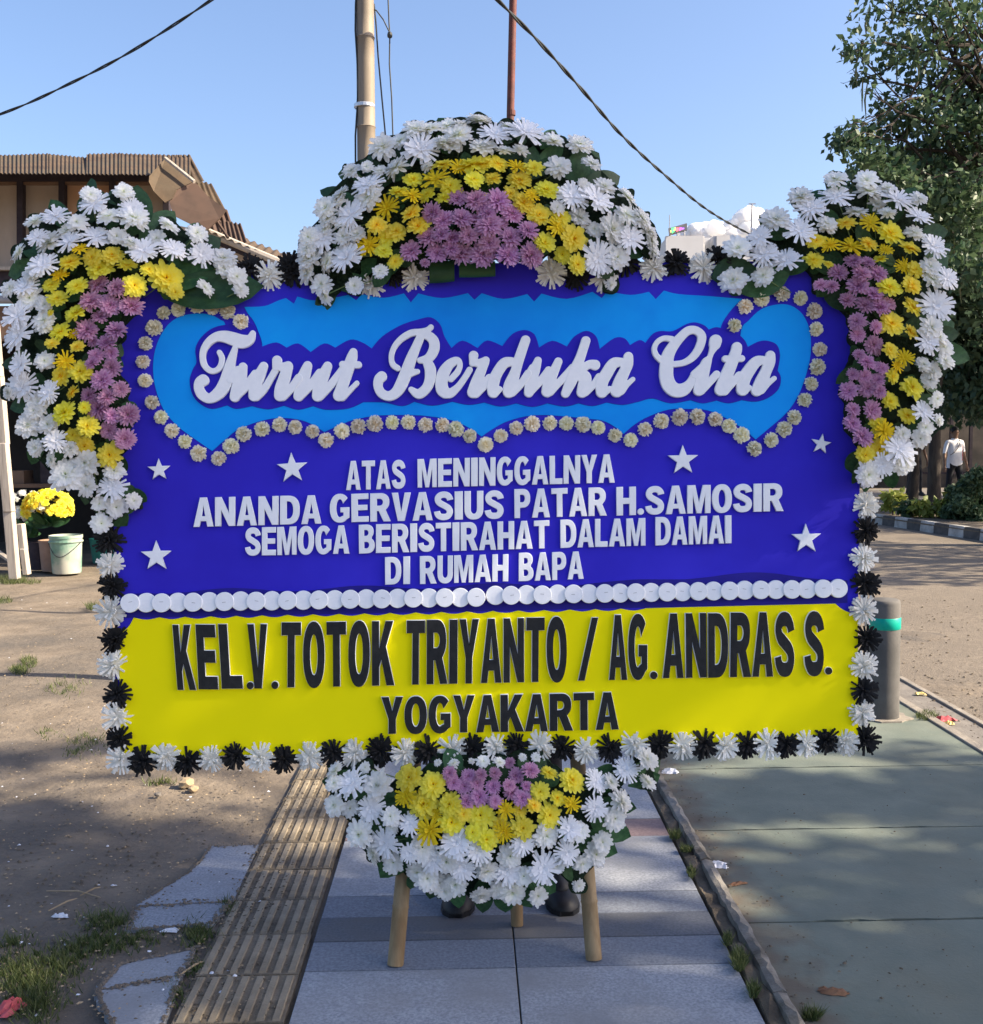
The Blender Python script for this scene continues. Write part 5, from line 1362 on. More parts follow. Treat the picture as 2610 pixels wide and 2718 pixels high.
# hip side: ragged sheets stepping down to the right
corr("hip_sheet", at_y(440, 414, 14.3), at_y(505, 412, 14.3), at_y(543, 482, 13.3), at_y(452, 500, 12.6), M_roof, 5, .012)
corr("hip_sheet", at_y(500, 470, 13.5), at_y(563, 490, 13.6), at_y(600, 560, 13.0), at_y(515, 575, 12.7), M_roof, 5, .012)
corr("hip_sheet", at_y(545, 560, 13.2), at_y(604, 558, 13.2), at_y(622, 612, 12.9), at_y(560, 625, 12.7), M_roof2, 4, .012)
corr("hip_sheet", at_y(585, 585, 13.0), at_y(640, 595, 13.0), at_y(657, 645, 12.6), at_y(595, 655, 12.5), M_roof2, 5, .012)
def hang(name, pts, Ys, m, th=.02):
    p = [at_y(*ZR1(u, v), Y) for (u, v), Y in zip(pts, Ys)]
    b = MB(); b.slab(p, (0, .03, .0)); return b.build(name, m, shed)
hang("loose_panel", [(932, 205), (1035, 92), (1130, 165), (1215, 235), (1100, 290), (1075, 345), (1030, 370), (960, 300), (930, 240)], [11.9, 12.3, 12.25, 12.2, 12.0, 11.95, 11.9, 11.88, 11.88], M_roof)
hang("loose_panel", [(1085, 300), (1215, 240), (1300, 330), (1412, 415), (1370, 470), (1300, 535), (1180, 500), (1080, 450), (1060, 370)], [12.0, 12.15, 12.1, 12.05, 12.0, 11.95, 11.9, 11.9, 11.95], M_roof2)
b = MB(); b.tube([at_y(*ZR1(1032, 93), 12.15), at_y(*ZR1(1215, 240), 12.05)], .022, 6); b.build("batten", M_timber, shed)
b = MB(); b.tube([at_y(*ZR1(1350, 480), 12.05), at_y(*ZR1(1425, 590), 12.0)], .018, 6); b.build("batten", M_roof2, shed)
YW = 13.0
def quadY(name, x0, y0, x1, y1, Y, m, th=.06, parent=shed):
    b = MB(); b.slab([at_y(x0, y1, Y), at_y(x1, y1, Y), at_y(x1, y0, Y), at_y(x0, y0, Y)], (0, th, 0)); return b.build(name, m, parent)
# upper wall panels between dark posts
colx = [-520, -330, -140, 52, 163, 297, 440]
for i in range(len(colx) - 1):
    quadY("wall_panel", colx[i], 486, colx[i + 1], 712, YW + .08, M_panel_o if i == 4 else M_panel, .03)
quadY("head_beam", -520, 458, 470, 480, YW - .02, M_frame, .12)
quadY("rail", -520, 482, 470, 489, YW + .01, M_brown, .06)
for x in colx[:-1] + [440]: quadY("post", x - 8, 462, x + 8, 720, YW - .01, M_frame, .1)
quadY("sill", -520, 707, 330, 716, YW - .05, M_timber, .2)
quadY("fascia", -520, 716, 700, 775, YW + .04, M_frame, .1)
b = MB(); b.tube([at_y(-520, 795, YW - .12), at_y(600, 795, YW - .12)], .05, 10); shade_auto(b.build("gutter_pipe", M_grey, shed), 60)
quadY("fascia_board", -520, 812, 700, 905, YW + .02, M_brown, .06)
# lower right lean-to roof edge and wall
b = MB(); b.tube([at_y(531, 607, 12.4), at_y(780, 712, 12.2)], [.045, .045], 8); b.build("eave_pole", M_timber, shed)
b = MB(); b.tube([at_y(560, 628, 12.5), at_y(785, 722, 12.3)], [.06, .06], 8); b.build("eave_purlin", M_frame, shed)
b = MB(); b.slab([at_y(440, 590, 12.9), at_y(530, 612, 12.9), at_y(800, 730, 12.9), at_y(800, 1300, 12.9), at_y(440, 1300, 12.9)][::-1], (0, .08, 0)); b.build("side_wall", M_beige, shed)
corr("lean_to_sheet", at_y(560, 600, 14.2), at_y(800, 690, 14.2), at_y(790, 712, 12.2), at_y(535, 606, 12.3), M_roof, 12, .015)
# dark interior behind the open front
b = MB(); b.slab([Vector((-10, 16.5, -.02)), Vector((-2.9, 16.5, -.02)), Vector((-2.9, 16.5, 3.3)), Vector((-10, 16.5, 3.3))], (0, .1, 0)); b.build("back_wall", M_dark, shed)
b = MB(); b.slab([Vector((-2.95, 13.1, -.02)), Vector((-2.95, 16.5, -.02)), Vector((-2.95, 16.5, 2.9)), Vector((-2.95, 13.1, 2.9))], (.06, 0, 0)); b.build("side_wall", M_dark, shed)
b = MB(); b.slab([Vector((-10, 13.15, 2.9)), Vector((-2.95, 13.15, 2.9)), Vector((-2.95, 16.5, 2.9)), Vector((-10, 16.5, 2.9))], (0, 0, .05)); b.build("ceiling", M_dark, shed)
b = MB(); b.slab([Vector((-10, 14.2, .95)), Vector((-3, 14.2, .95)), Vector((-3, 14.8, .95)), Vector((-10, 14.8, .95))], (0, 0, -.05)); b.build("counter", M_brown, shed)
for i in range(7):
    x = -7.2 + i * .62
    b = MB(); b.slab([Vector((x, 14.3, .95)), Vector((x + .4, 14.3, .95)), Vector((x + .4, 14.6, .95)), Vector((x, 14.6, .95))], (0, 0, random.uniform(.15, .4)))
    o = b.build("stall_box", (M_grey, M_brown, M_frame, M_beige)[i % 4]); tag(o, ["grey", "brown", "dark", "beige", "second grey", "second brown", "second dark"][i] + " box on the counter inside the dark shed", "box", "boxes on the shed counter")
# leaning pale timber posts in front of the shed
def post_px(name, x0, y0, x1, y1, Y, w, label, segs=3):
    root = empty(name, at_y(x1, y1, Y)); tag(root, label, "post")
    for i in range(segs):
        a = at_y(x0 + (x1 - x0) * i / segs + random.uniform(-1, 1), y0 + (y1 - y0) * i / segs, Y - .02 * (i % 2)); c = at_y(x0 + (x1 - x0) * (i + 1) / segs, y0 + (y1 - y0) * (i + 1) / segs + 3, Y - .02 * (i % 2))
        h = w * random.uniform(.95, 1.08)
        b = MB(); b.hexa([a + Vector((-h, -.05, 0)), a + Vector((h, -.05, 0)), a + Vector((h, .05, 0)), a + Vector((-h, .05, 0))], [c + Vector((-h, -.05, 0)), c + Vector((h, -.05, 0)), c + Vector((h, .05, 0)), c + Vector((-h, .05, 0))])
        b.build("post_section", M_timber, root, bevel=.006)
post_px("timber_post", -38, 640, 40, 1534, 11.55, .050, "tall pale timber post leaning at the picture's left edge", 5)
post_px("timber_stake", 55, 1390, 72, 1522, 11.9, .030, "short weathered stake between pale post and flower pot", 2)
b = MB(); b.tube([at_y(-30, 1448, 12), at_y(38, 1495, 11.8)], .03, 6); tag(b.build("fallen_pole", M_timber), "short grey pole lying slanted at the left edge", "pole")

# ---------------- flower pots and bucket
M_bucket = mat("chalky_green_bucket", (.13, .25, .19), (.22, .34, .27), scale=5, rough=.65, c3=(.44, .44, .37), s3=2.2, t3=(.42, .58), detail=9)
M_bucket_l = mat("bucket_splash", (.60, .60, .52), (.70, .70, .62), scale=6, rough=.8)
M_pot = mat("clay_brown_pot", (.27, .17, .12), (.34, .22, .16), scale=8, rough=.85)
M_teal = mat("teal_plastic", (.01, .13, .12), (.02, .18, .16), scale=6, rough=.5)
bk = ground(178, 1519); bk.z = -.005
sB = 12.0 / F_PX
bucket = empty("paint_bucket", bk); tag(bucket, "dented pale green paint bucket splashed white, standing by the yellow flowers", "bucket")
b = MB(); b.lathe([(.155, 0), (.160, .02), (.172, .30), (.180, .40), (.186, .405), (.186, .435), (.178, .437), (.172, .40), (.155, .05), (.0001, .045)], 28, bk, (True, False)); shade_auto(b.build("body", M_bucket, bucket), 45)
b = MB(); b.lathe([(.187, .355), (.190, .36), (.190, .372), (.187, .377)], 28, bk, (False, False)); b.build("rim_band", M_bucket, bucket)
b = MB(); b.tube([bk + Vector((-.19 + .38 * i / 12, -.17 * math.sin(math.pi * i / 12) - .03, .36 - .16 * math.sin(math.pi * i / 12) + .0)) for i in range(13)], .005, 6); b.build("handle", M_wire, bucket)
pk_ = ground(128, 1517); pk_.z = -.005; pk_.y += .15
pot = empty("flower_pot", pk_); tag(pot, "plain brown tub packed with bright yellow chrysanthemums", "flower pot")
b = MB(); b.lathe([(.13, 0), (.15, .33), (.155, .36), (.14, .36), (.12, .30), (.0001, .30)], 22, pk_, (True, False)); shade_auto(b.build("tub", M_pot, pot), 45)
RP = random.Random(3)
def bunch(root, c, rx, ry, rz, n, kind, r, nl=26):
    for i in range(n):
        a = i * 2.399963; z = RP.uniform(-.25, 1)
        q = math.sqrt(max(0, 1 - z * z * .9))
        dr = Vector((math.cos(a) * q, math.sin(a) * q, z))
        o = bpy.data.objects.new(FN[kind], RP.choice(FM[kind])); link(o, root)
        o.location = c + Vector((dr.x * rx, dr.y * ry, dr.z * rz)) - Vector(root.location)
        o.rotation_mode = 'QUATERNION'; o.rotation_quaternion = face_quat(dr + Vector((0, -.4, .2)), RP.uniform(0, 6))
        s = r * RP.uniform(.85, 1.15); o.scale = (s, s, s)
    for i in range(nl):
        p0 = c + Vector((RP.uniform(-.06, .06), RP.uniform(-.06, .06), -rz * .9)); 
        a = RP.uniform(0, 6.28); p1 = c + Vector((math.cos(a) * rx * RP.uniform(.5, 1.0), math.sin(a) * ry * RP.uniform(.5, 1.0), -rz * RP.uniform(.1, .9)))
        leaf_obj(root, p0, p1, RP)
bc = at_y(126, 1350, pk_.y)
bunch(pot, bc, .27, .22, .21, 70, 'y', .062, 44)
wk = Vector((pk_.x - .20, pk_.y + .12, -.005))
wpot = empty("flower_pot", wk); tag(wpot, "tub of small white flowers behind the yellow chrysanthemum tub", "flower pot")
b = MB(); b.lathe([(.11, 0), (.13, .3), (.135, .33), (.12, .33), (.0001, .28)], 20, wk, (True, False)); shade_auto(b.build("tub", M_frame, wpot), 45)
bunch(wpot, at_y(68, 1365, wk.y), .20, .16, .28, 40, 'w', .050)
tk = ground(243, 1505); 
b = MB(); b.lathe([(.16, 0), (.19, .28), (.20, .30), (.185, .30), (.0001, .25)], 22, (tk.x, tk.y + .5, 0), (True, False)); o = b.build("plastic_basin", M_teal, None, origin=(tk.x, tk.y + .5, 0)); shade_auto(o, 45); tag(o, "dark teal plastic basin in the shade behind the paint bucket", "basin")

# ================================================================== FAR WHITE BUILDING AND CLOUD
M_bldg = mat("white_facade", (.62, .61, .59), (.68, .67, .65), scale=.4, rough=.8)
M_bldg_s = mat("grey_seam", (.36, .38, .42), rough=.8)
M_led = mat("led_cabinet", (.012, .013, .02), rough=.5)
YBd = 70.0
def W(x, y, Y=YBd): return at_y(x, y, Y)
bld = empty("white_building", (W(2000, 900).x, YBd, 0)); tag(bld, "plain white flat-roofed building far behind the board's right side", "building")
def bbox(name, x0, x1, ytop, Y0, depth, m, ztop_extra=0.0):
    a = W(x0, ytop, Y0); c = W(x1, ytop, Y0)
    b = MB(); b.slab([Vector((a.x, Y0, -.02)), Vector((c.x, Y0, -.02)), Vector((c.x, Y0, a.z)), Vector((a.x, Y0, a.z))], (0, depth, 0)); return b.build(name, m, bld)
bbox("main_block", 1770, 1866, 630, YBd, 14, M_bldg)
bbox("main_block", 1904, 2420, 630, YBd, 14, M_bldg)
bbox("recess", 1866, 1904, 631, YBd + 1.2, 12.6, M_bldg)
bbox("corner_pillar", 1866, 1872, 626, YBd - .15, 1.4, M_bldg); bbox("corner_pillar", 1894, 1905, 626, YBd - .15, 1.4, M_bldg_s)
bbox("parapet", 1768, 1868, 626, YBd - .2, .5, M_bldg); bbox("parapet", 1903, 1945, 625, YBd - .2, .5, M_bldg)
bbox("parapet", 1945, 2420, 622, YBd - .2, .5, M_bldg)
a = W(1770, 630); c2 = W(1746, 676, YBd + 10)
b = MB(); b.slab([Vector((a.x - .02, YBd + .3, 0)), Vector((a.x - .02, YBd + .3, a.z - .2)), Vector((c2.x, YBd + 10, c2.z)), Vector((c2.x, YBd + 10, 0))], (.3, .3, 0)); b.build("side_wing", M_bldg, bld)
for i in range(5):
    x = 1790 + i * 0
for k, yy in enumerate((640, 672, 705)):
    b = MB(); p0 = W(1770, yy); p1 = W(1866, yy); b.box((p0 + p1) / 2 + Vector((0, -.03, 0)), ((p1.x - p0.x) / 2, .03, .03)); b.build("panel_seam", M_bldg_s, bld)
mb = W(1995, 622, YBd - 1); b = MB(); b.tube([Vector((mb.x, mb.y, mb.z - .5)), W(1997, 541, YBd - 1)], [.07, .05], 8); b.build("mast", M_grey, bld)
mt = W(1997, 541, YBd - 1); b = MB(); b.box(mt, (.22, .03, .03)); b.build("mast_arm", M_grey, bld)
b = MB(); b.tube([W(1777, 640, YBd), W(1778, 570, YBd)], .025, 6); b.build("lightning_rod", M_grey, bld)
# led sign on the roof
sg = empty("led_sign", W(1800, 620)); tag(sg, "small tilted black LED sign with coloured lights on the white building's roof", "sign")
q = [W(1776, 623, YBd - .5), W(1823, 609, YBd + 1.5), W(1823, 592, YBd + 1.5), W(1774, 606, YBd - .5)]
b = MB(); b.slab(q, (0.1, .35, 0)); b.build("cabinet", M_led, sg)
for t in (.12, .5, .9):
    p = q[0].lerp(q[1], t); b = MB(); b.tube([p + Vector((0, .2, 0)), Vector((p.x, p.y + .2, W(1800, 632).z))], .05, 6); b.build("support", M_grey, sg)
def emis(name, col, st):
    m = bpy.data.materials.new(name); m.use_nodes = True; bs = m.node_tree.nodes["Principled BSDF"]
    bs.inputs["Base Color"].default_value = (*col, 1); bs.inputs["Emission Color"].default_value = (*col, 1); bs.inputs["Emission Strength"].default_value = st; return m
LEDC = [emis("led_green", (.02, .9, .12), 1.0), emis("led_yellow", (.9, .75, .1), .9), emis("led_red", (.9, .06, .1), 1.0), emis("led_magenta", (.8, .05, .75), 1.0), emis("led_violet", (.35, .08, .9), .9)]
def ledq(s0, s1, t0, t1, m):
    f = lambda s, t: q[0].lerp(q[1], s).lerp(q[3].lerp(q[2], s), t) + Vector((0, -.02, 0))
    b = MB(); b.slab([f(s0, t0), f(s1, t0), f(s1, t1), f(s0, t1)], (0, .015, 0)); b.build("led_segment", m, sg)
for s0, s1, t0, t1, k in ((.10, .13, .3, .6, 1), (.17, .22, .12, .88, 0), (.25, .29, .2, .85, 0), (.29, .36, .72, .86, 0), (.29, .36, .40, .52, 1), (.36, .39, .45, .85, 1), (.42, .45, .2, .7, 2), (.45, .52, .2, .3, 2), (.48, .52, .35, .72, 2), (.55, .58, .2, .62, 2), (.58, .64, .2, .3, 3), (.62, .66, .2, .6, 3), (.69, .72, .2, .52, 3), (.75, .79, .2, .44, 4), (.82, .85, .2, .4, 4)):
    ledq(s0, s1, t0, t1, LEDC[k])
# cloud: puffs far away
M_cloud = bpy.data.materials.new("cloud"); M_cloud.use_nodes = True
_b = M_cloud.node_tree.nodes["Principled BSDF"]; _b.inputs["Base Color"].default_value = (.95, .95, .95, 1); _b.inputs["Roughness"].default_value = 1; _b.inputs["Specular IOR Level"].default_value = 0
_tr = M_cloud.node_tree.nodes.new('ShaderNodeBsdfTranslucent'); _tr.inputs[0].default_value = (.98, .98, .98, 1)
_mx = M_cloud.node_tree.nodes.new('ShaderNodeMixShader'); _mx.inputs[0].default_value = .5
M_cloud.node_tree.links.new(_b.outputs[0], _mx.inputs[1]); M_cloud.node_tree.links.new(_tr.outputs[0], _mx.inputs[2]); M_cloud.node_tree.links.new(_mx.outputs[0], M_cloud.node_tree.nodes['Material Output'].inputs[0])
def cloud():
    R = random.Random(4); vs = []; fs = []
    bm0 = bmesh.new(); bmesh.ops.create_icosphere(bm0, subdivisions=3, radius=1); sv = [v.co.copy() for v in bm0.verts]; sf = [tuple(v.index for v in f.verts) for f in bm0.faces]; bm0.free()
    prof = [(1812, 612, 16), (1835, 604, 20), (1860, 596, 24), (1885, 590, 24), (1905, 592, 22), (1925, 585, 26), (1945, 580, 24), (1965, 566, 24), (1985, 556, 22), (2000, 550, 18), (2010, 566, 22), (2030, 585, 24), (2060, 592, 26), (2100, 600, 30), (2150, 610, 34), (1990, 590, 34), (1940, 606, 30), (1880, 612, 26), (2040, 612, 36), (2220, 630, 40)]
    for x, y, r in prof:
        for k in range(9):
            c = at_y(x + R.uniform(-14, 14), y + r * .8 + R.uniform(-6, 18), 1500 + R.uniform(-30, 30)); rr = r * R.uniform(.3, .9) * 1500 / F_PX
            b = len(vs); ph = R.uniform(0, 9)
            for s in sv:
                k2 = 1 + .08 * math.sin(s.x * 4 + ph) * math.sin(s.y * 5 + ph * 2)
                vs.append(c + Vector((s.x * 1.2, s.y, s.z)) * rr * k2)
            fs += [tuple(b + i for i in f) for f in sf]
    o = add("cloud", mesh_of("cloud", vs, fs, M_cloud, True)); tag(o, "bright white cumulus cloud behind the white building", "cloud", kind="stuff")
cloud()

# ================================================================== TREES, BUSHES
def foliage_mat(name, a, b, trans=.3, rough=.5):
    m = bpy.data.materials.new(name); m.use_nodes = True; nt = m.node_tree; N = nt.nodes; L = nt.links
    bs = N["Principled BSDF"]; bs.inputs["Roughness"].default_value = rough; bs.inputs["Specular IOR Level"].default_value = .35
    at = N.new("ShaderNodeAttribute"); at.attribute_name = "tint"
    cr = N.new("ShaderNodeValToRGB"); cr.color_ramp.elements[0].color = (*a, 1); cr.color_ramp.elements[1].color = (*b, 1)
    L.new(at.outputs["Fac"], cr.inputs[0]); L.new(cr.outputs[0], bs.inputs["Base Color"])
    tr = N.new("ShaderNodeBsdfTranslucent"); L.new(cr.outputs[0], tr.inputs[0])
    mx = N.new("ShaderNodeMixShader"); mx.inputs[0].default_value = trans
    L.new(bs.outputs[0], mx.inputs[1]); L.new(tr.outputs[0], mx.inputs[2]); L.new(mx.outputs[0], N["Material Output"].inputs[0])
    return m
M_fol_a = foliage_mat("street_tree_leaves", (.035, .080, .040), (.13, .18, .085))
M_fol_b = foliage_mat("dark_leaves", (.028, .064, .036), (.10, .145, .075))
M_fol_y = foliage_mat("yellow_green_leaves", (.16, .22, .04), (.42, .42, .10))
M_bark = mat("bark", (.035, .028, .024), (.065, .052, .042), scale=6, rough=.95, stretch=(3, 3, .6), bump=.5, bscale=14)
M_pod = mat("seed_pod", (.10, .13, .06), (.18, .17, .09), scale=8)
def leaves(name, centers, radii, counts, size, m, parent, seed, flat=.75, drop=.35, origin=(0, 0, 0), holes=()):
    """leaf quads (folded diamonds) in gaussian-ish clumps; one mesh"""
    g = np.random.default_rng(seed)
    C = np.repeat(np.array([tuple(c) for c in centers]), counts, axis=0); Rr = np.repeat(np.array(radii, float), counts)
    n = len(C)
    d = g.normal(size=(n, 3)); d /= np.linalg.norm(d, axis=1)[:, None]
    rad = Rr * g.random(n) ** .45
    Pp = C + d * rad[:, None] * np.array([1, 1, flat])
    if holes:      # gaps added to the crown: drop leaves whose shadow would cover wanted sun patches
        gx = Pp[:, 0] - SUN.x / SUN.z * Pp[:, 2]; gy = Pp[:, 1] - SUN.y / SUN.z * Pp[:, 2]
        keep = np.ones(n, bool)
        for hy, hw, x0, x1 in holes:
            wob = hy + .10 * np.sin(gx * 2.3 + hy * 5) + .05 * np.sin(gx * 6.1)
            keep &= ~((np.abs(gy - wob) < hw * (.7 + .5 * np.sin(gx * 1.7 + hy))) & (gx > x0) & (gx < x1) & (g.random(n) < .94))
        Pp = Pp[keep]; n = len(Pp)
    ax = g.normal(size=(n, 3)); ax[:, 2] -= drop * 2; ax /= np.linalg.norm(ax, axis=1)[:, None]
    up = g.normal(size=(n, 3)); up[:, 2] += 1.0
    sd = np.cross(ax, up); sd /= (np.linalg.norm(sd, axis=1)[:, None] + 1e-9); nn = np.cross(sd, ax)
    s = size * g.uniform(.6, 1.25, n)
    w = s * g.uniform(.24, .36, n)
    base = Pp; tip = Pp + ax * s[:, None]; mid = Pp + ax * (s * .45)[:, None] - nn * (w * .25)[:, None]
    Lf = mid + sd * w[:, None] + nn * (w * .35)[:, None]; Rt = mid - sd * w[:, None] + nn * (w * .35)[:, None]
    V = np.stack([base, Lf, tip, Rt], 1).reshape(-1, 3) - np.array(origin)
    me = bpy.data.meshes.new(name); me.vertices.add(4 * n); me.vertices.foreach_set("co", V.astype(np.float32).ravel())
    idx = np.arange(4 * n).reshape(n, 4)
    tri = np.concatenate([idx[:, [0, 1, 2]], idx[:, [0, 2, 3]]], 1).reshape(-1)
    me.loops.add(6 * n); me.loops.foreach_set("vertex_index", tri.astype(np.int32))
    me.polygons.add(2 * n); me.polygons.foreach_set("loop_start", np.arange(0, 6 * n, 3, dtype=np.int32))
    me.materials.append(m)
    at = me.attributes.new("tint", 'FLOAT', 'POINT'); tv = np.repeat(np.clip(g.normal(.4, .25, n), 0, 1), 4); at.data.foreach_set("value", tv.astype(np.float32))
    me.update(); me.validate()
    o = bpy.data.objects.new(name, me); link(o, parent); return o
def limbs(parent, base, clumps, r0, seed, fork=.45, trunk_to=None, twigs=True, radii=None):
    """trunk plus limbs reaching every clump centre"""
    R = random.Random(seed); base = Vector(base)
    top = Vector(trunk_to)
    n = 8; pts = [base.lerp(top, i / n) + Vector((R.uniform(-.06, .06), R.uniform(-.06, .06), 0)) * (i > 0) for i in range(n + 1)]
    b = MB(); b.tube(pts, [r0 * (1.25 if i == 0 else 1 - .5 * i / n) for i in range(n + 1)], 10); shade_auto(b.build("trunk", M_bark, parent), 60)
    for ci, c in enumerate(clumps):
        tw = (radii[ci] if radii else .7)
        c = Vector(c); s = pts[R.randint(n - 3, n)]
        m1 = s.lerp(c, .35) + Vector((R.uniform(-.2, .2), R.uniform(-.2, .2), R.uniform(.1, .45))) ; m2 = s.lerp(c, .7) + Vector((R.uniform(-.25, .25), R.uniform(-.25, .25), R.uniform(0, .35)))
        b = MB(); b.tube([s, m1, m2, c], [r0 * .22, r0 * .15, r0 * .09, r0 * .03], 6)
        if twigs:
            for k in range(5):
                e = c + Vector((R.uniform(-1, 1), R.uniform(-.7, .7), R.uniform(-.7, .7))) * tw; st = m2.lerp(c, R.uniform(.2, 1))
                b.tube([st, st.lerp(e, .5) + Vector((0, 0, R.uniform(-.05, .12))), e], [r0 * .05, r0 * .035, r0 * .015], 4)
        b.build("limb", M_bark, parent)
# the tree in view, upper right: open crown with hanging pods
def tree(name, label, base, top, clumps, radii, counts, size, m, seed, r0=.16, group=None, flat=.75):
    root = empty(name, base); tag(root, label, "tree", group)
    limbs(root, base, clumps, r0, seed, trunk_to=top, radii=radii)
    leaves("crown", clumps, radii, counts, size, m, root, seed, flat, origin=base)
    return root
RT = random.Random(21)
cl, rd, ct = [], [], []
def c_(x, y, Y, r, n): cl.append(at_y(x, y, Y)); rd.append(r); ct.append(n)
for x, y, r, n in ((2330, 20, .38, 110), (2400, 60, .42, 130), (2490, 20, .5, 190), (2570, 60, .55, 240), (2640, 20, .6, 240), (2290, 120, .30, 90), (2345, 135, .34, 130), (2420, 140, .40, 170), (2500, 120, .45, 190), (2590, 170, .55, 280), (2270, 125, .2, 40),
                   (2300, 205, .16, 30), (2262, 222, .12, 22), (2310, 232, .10, 16), (2440, 200, .4, 170), (2530, 230, .5, 240), (2610, 260, .55, 300), (2360, 275, .26, 90), (2400, 300, .26, 90), (2480, 300, .42, 220), (2560, 330, .5, 300), (2650, 350, .6, 300),
                   (2255, 350, .26, 90), (2222, 378, .20, 60), (2290, 370, .28, 110), (2340, 345, .3, 110), (2300, 420, .30, 140), (2350, 430, .34, 180), (2420, 400, .42, 240), (2500, 420, .5, 320), (2590, 450, .6, 360), (2330, 470, .32, 150), (2390, 500, .4, 220), (2680, 150, .7, 300), (2720, 300, .7, 300), (2480, -60, .6, 200), (2600, -80, .7, 260), (2380, -50, .45, 130), (2480, 520, .5, 420), (2560, 530, .6, 480), (2620, 600, .6, 480), (2430, 470, .4, 300), (2540, 620, .5, 420), (2600, 700, .5, 400)):
    c_(x + RT.uniform(-8, 8), y + RT.uniform(-8, 8), 14.0 + RT.uniform(-.9, .9), r, int(n * (.55 if y < 300 else .8)))
tb_ = at_y(2720, 1162, 14.6)
t1 = tree("street_tree", "tall open-crowned tree with hanging pods at upper right", (tb_.x, 14.6, 0), at_y(2640, 120, 14.4), cl, rd, [int(c * 1.6) for c in ct], .115, M_fol_a, 5, .15)
for i in range(40):
    k = RT.randrange(len(cl)); p = cl[k] + Vector((RT.uniform(-.4, .4), RT.uniform(-.3, .3), RT.uniform(-.3, .0))) * rd[k]
    b = MB(); L = RT.uniform(.25, .5); sw = RT.uniform(-.06, .06); b.tube([p, p + Vector((sw, 0, -L * .5)), p + Vector((sw * .4, 0, -L))], [.006, .013, .004], 5)
    b.build("seed_pod", M_pod, t1)
# denser trees behind it
for ti, (bx, Y, seed, spec) in enumerate((
    (2482, 19.0, 31, [(2330, 520, .6), (2400, 560, .7), (2480, 540, .8), (2560, 560, .8), (2440, 640, .8), (2520, 660, .8), (2600, 640, .9), (2540, 760, .8), (2600, 800, .9), (2560, 880, .8), (2620, 920, .8), (2420, 720, .7), (2480, 800, .7), (2640, 520, .9), (2330, 600, .6), (2560, 980, .7), (2620, 1040, .7)]),
    (2660, 21.0, 32, [(2560, 460, .9), (2640, 560, 1.0), (2680, 700, 1.1), (2600, 740, 1.0), (2660, 860, 1.0), (2560, 640, .9), (2700, 960, 1.0), (2620, 1000, .8), (2500, 900, .7), (2700, 450, 1.0)]),
    (2420, 24.0, 33, [(2380, 640, .9), (2440, 740, .9), (2480, 860, .9), (2420, 900, .9), (2520, 960, .9), (2470, 1010, .8), (2350, 760, .9), (2540, 860, .9), (2540, 1040, .8), (2380, 960, .8), (2480, 560, 1.0)]))):
    C3 = [at_y(x + RT.uniform(-10, 10), y + RT.uniform(-10, 10), Y + RT.uniform(-1.2, 1.2)) for x, y, r in spec]
    p0 = at_y(bx, 1300, Y); 
    tree("shade_tree", ["dense dark green tree behind the right flower spray", "dense tree at the picture's right edge below the open crown", "farther dark tree between the spray and the walking person"][ti],
         (p0.x, Y, 0), at_y(bx + 20, 700, Y), C3, [s[2] * Y / 16 for s in spec], [1300] * len(C3), .16, M_fol_b, seed, .12, "dense trees beyond the island")
# shade trees outside the picture on the right (their shadow covers the board and the foreground)
def shade_tree(name, label, e_y, x_hit, span_y, span_u, t, n_cl, seed, dens, size, base, trunk_r=.2, holes=()):
    R = random.Random(seed); C3 = []; rr = []; cc = []
    e1 = Vector((-SUN.y, SUN.x, 0)).normalized(); e2 = SUN.cross(e1).normalized()
    if e2.z < 0: e2 = -e2
    o = Vector((x_hit, e_y, .6)) + SUN * t
    k = 0
    while len(C3) < n_cl and k < 6000:
        k += 1
        a, b_ = R.uniform(-1, 1), R.uniform(-1, 1)
        if a * a + b_ * b_ * .9 > 1: continue
        c = o + e1 * (a * span_y) + e2 * (b_ * span_u) + SUN * R.uniform(-.8, .8)
        C3.append(c); rr.append(R.uniform(.5, .75)); cc.append(dens)
    root = empty(name, base); tag(root, label, "tree", "street trees outside the picture")
    limbs(root, base, C3[:26], trunk_r, seed, trunk_to=(base[0], base[1], o.z - .6), twigs=False)
    leaves("crown", C3, rr, cc, size, M_fol_a, root, seed, 1.0, origin=base, holes=holes)
shade_tree("roadside_tree", "big roadside tree right of the board, shading it", 3.0, 0.0, 2.65, 2.5, 11.5, 95, 41, 230, .16, (9.4, 1.6, 0), .22,
           holes=((4.75, .30, -2.8, -.2), (4.75, .20, -.2, 1.8), (4.08, .13, -.9, 1.7), (5.75, .38, -5, 4), (4.4, .14, -1.7, -.6), (3.34, .05, -1.75, -1.45), (2.55, .07, .3, .8)))
shade_tree("roadside_tree", "second roadside tree, its shadow bands crossing the far road", 13.2, 4.5, 2.3, 1.4, 9.0, 34, 42, 110, .18, (12.2, 12.0, 0), .22)
shade_tree("roadside_tree", "third roadside tree shading the island's far side", 23.0, 8.0, 6.5, 3.2, 9.5, 120, 43, 150, .22, (16.5, 22.0, 0), .25)
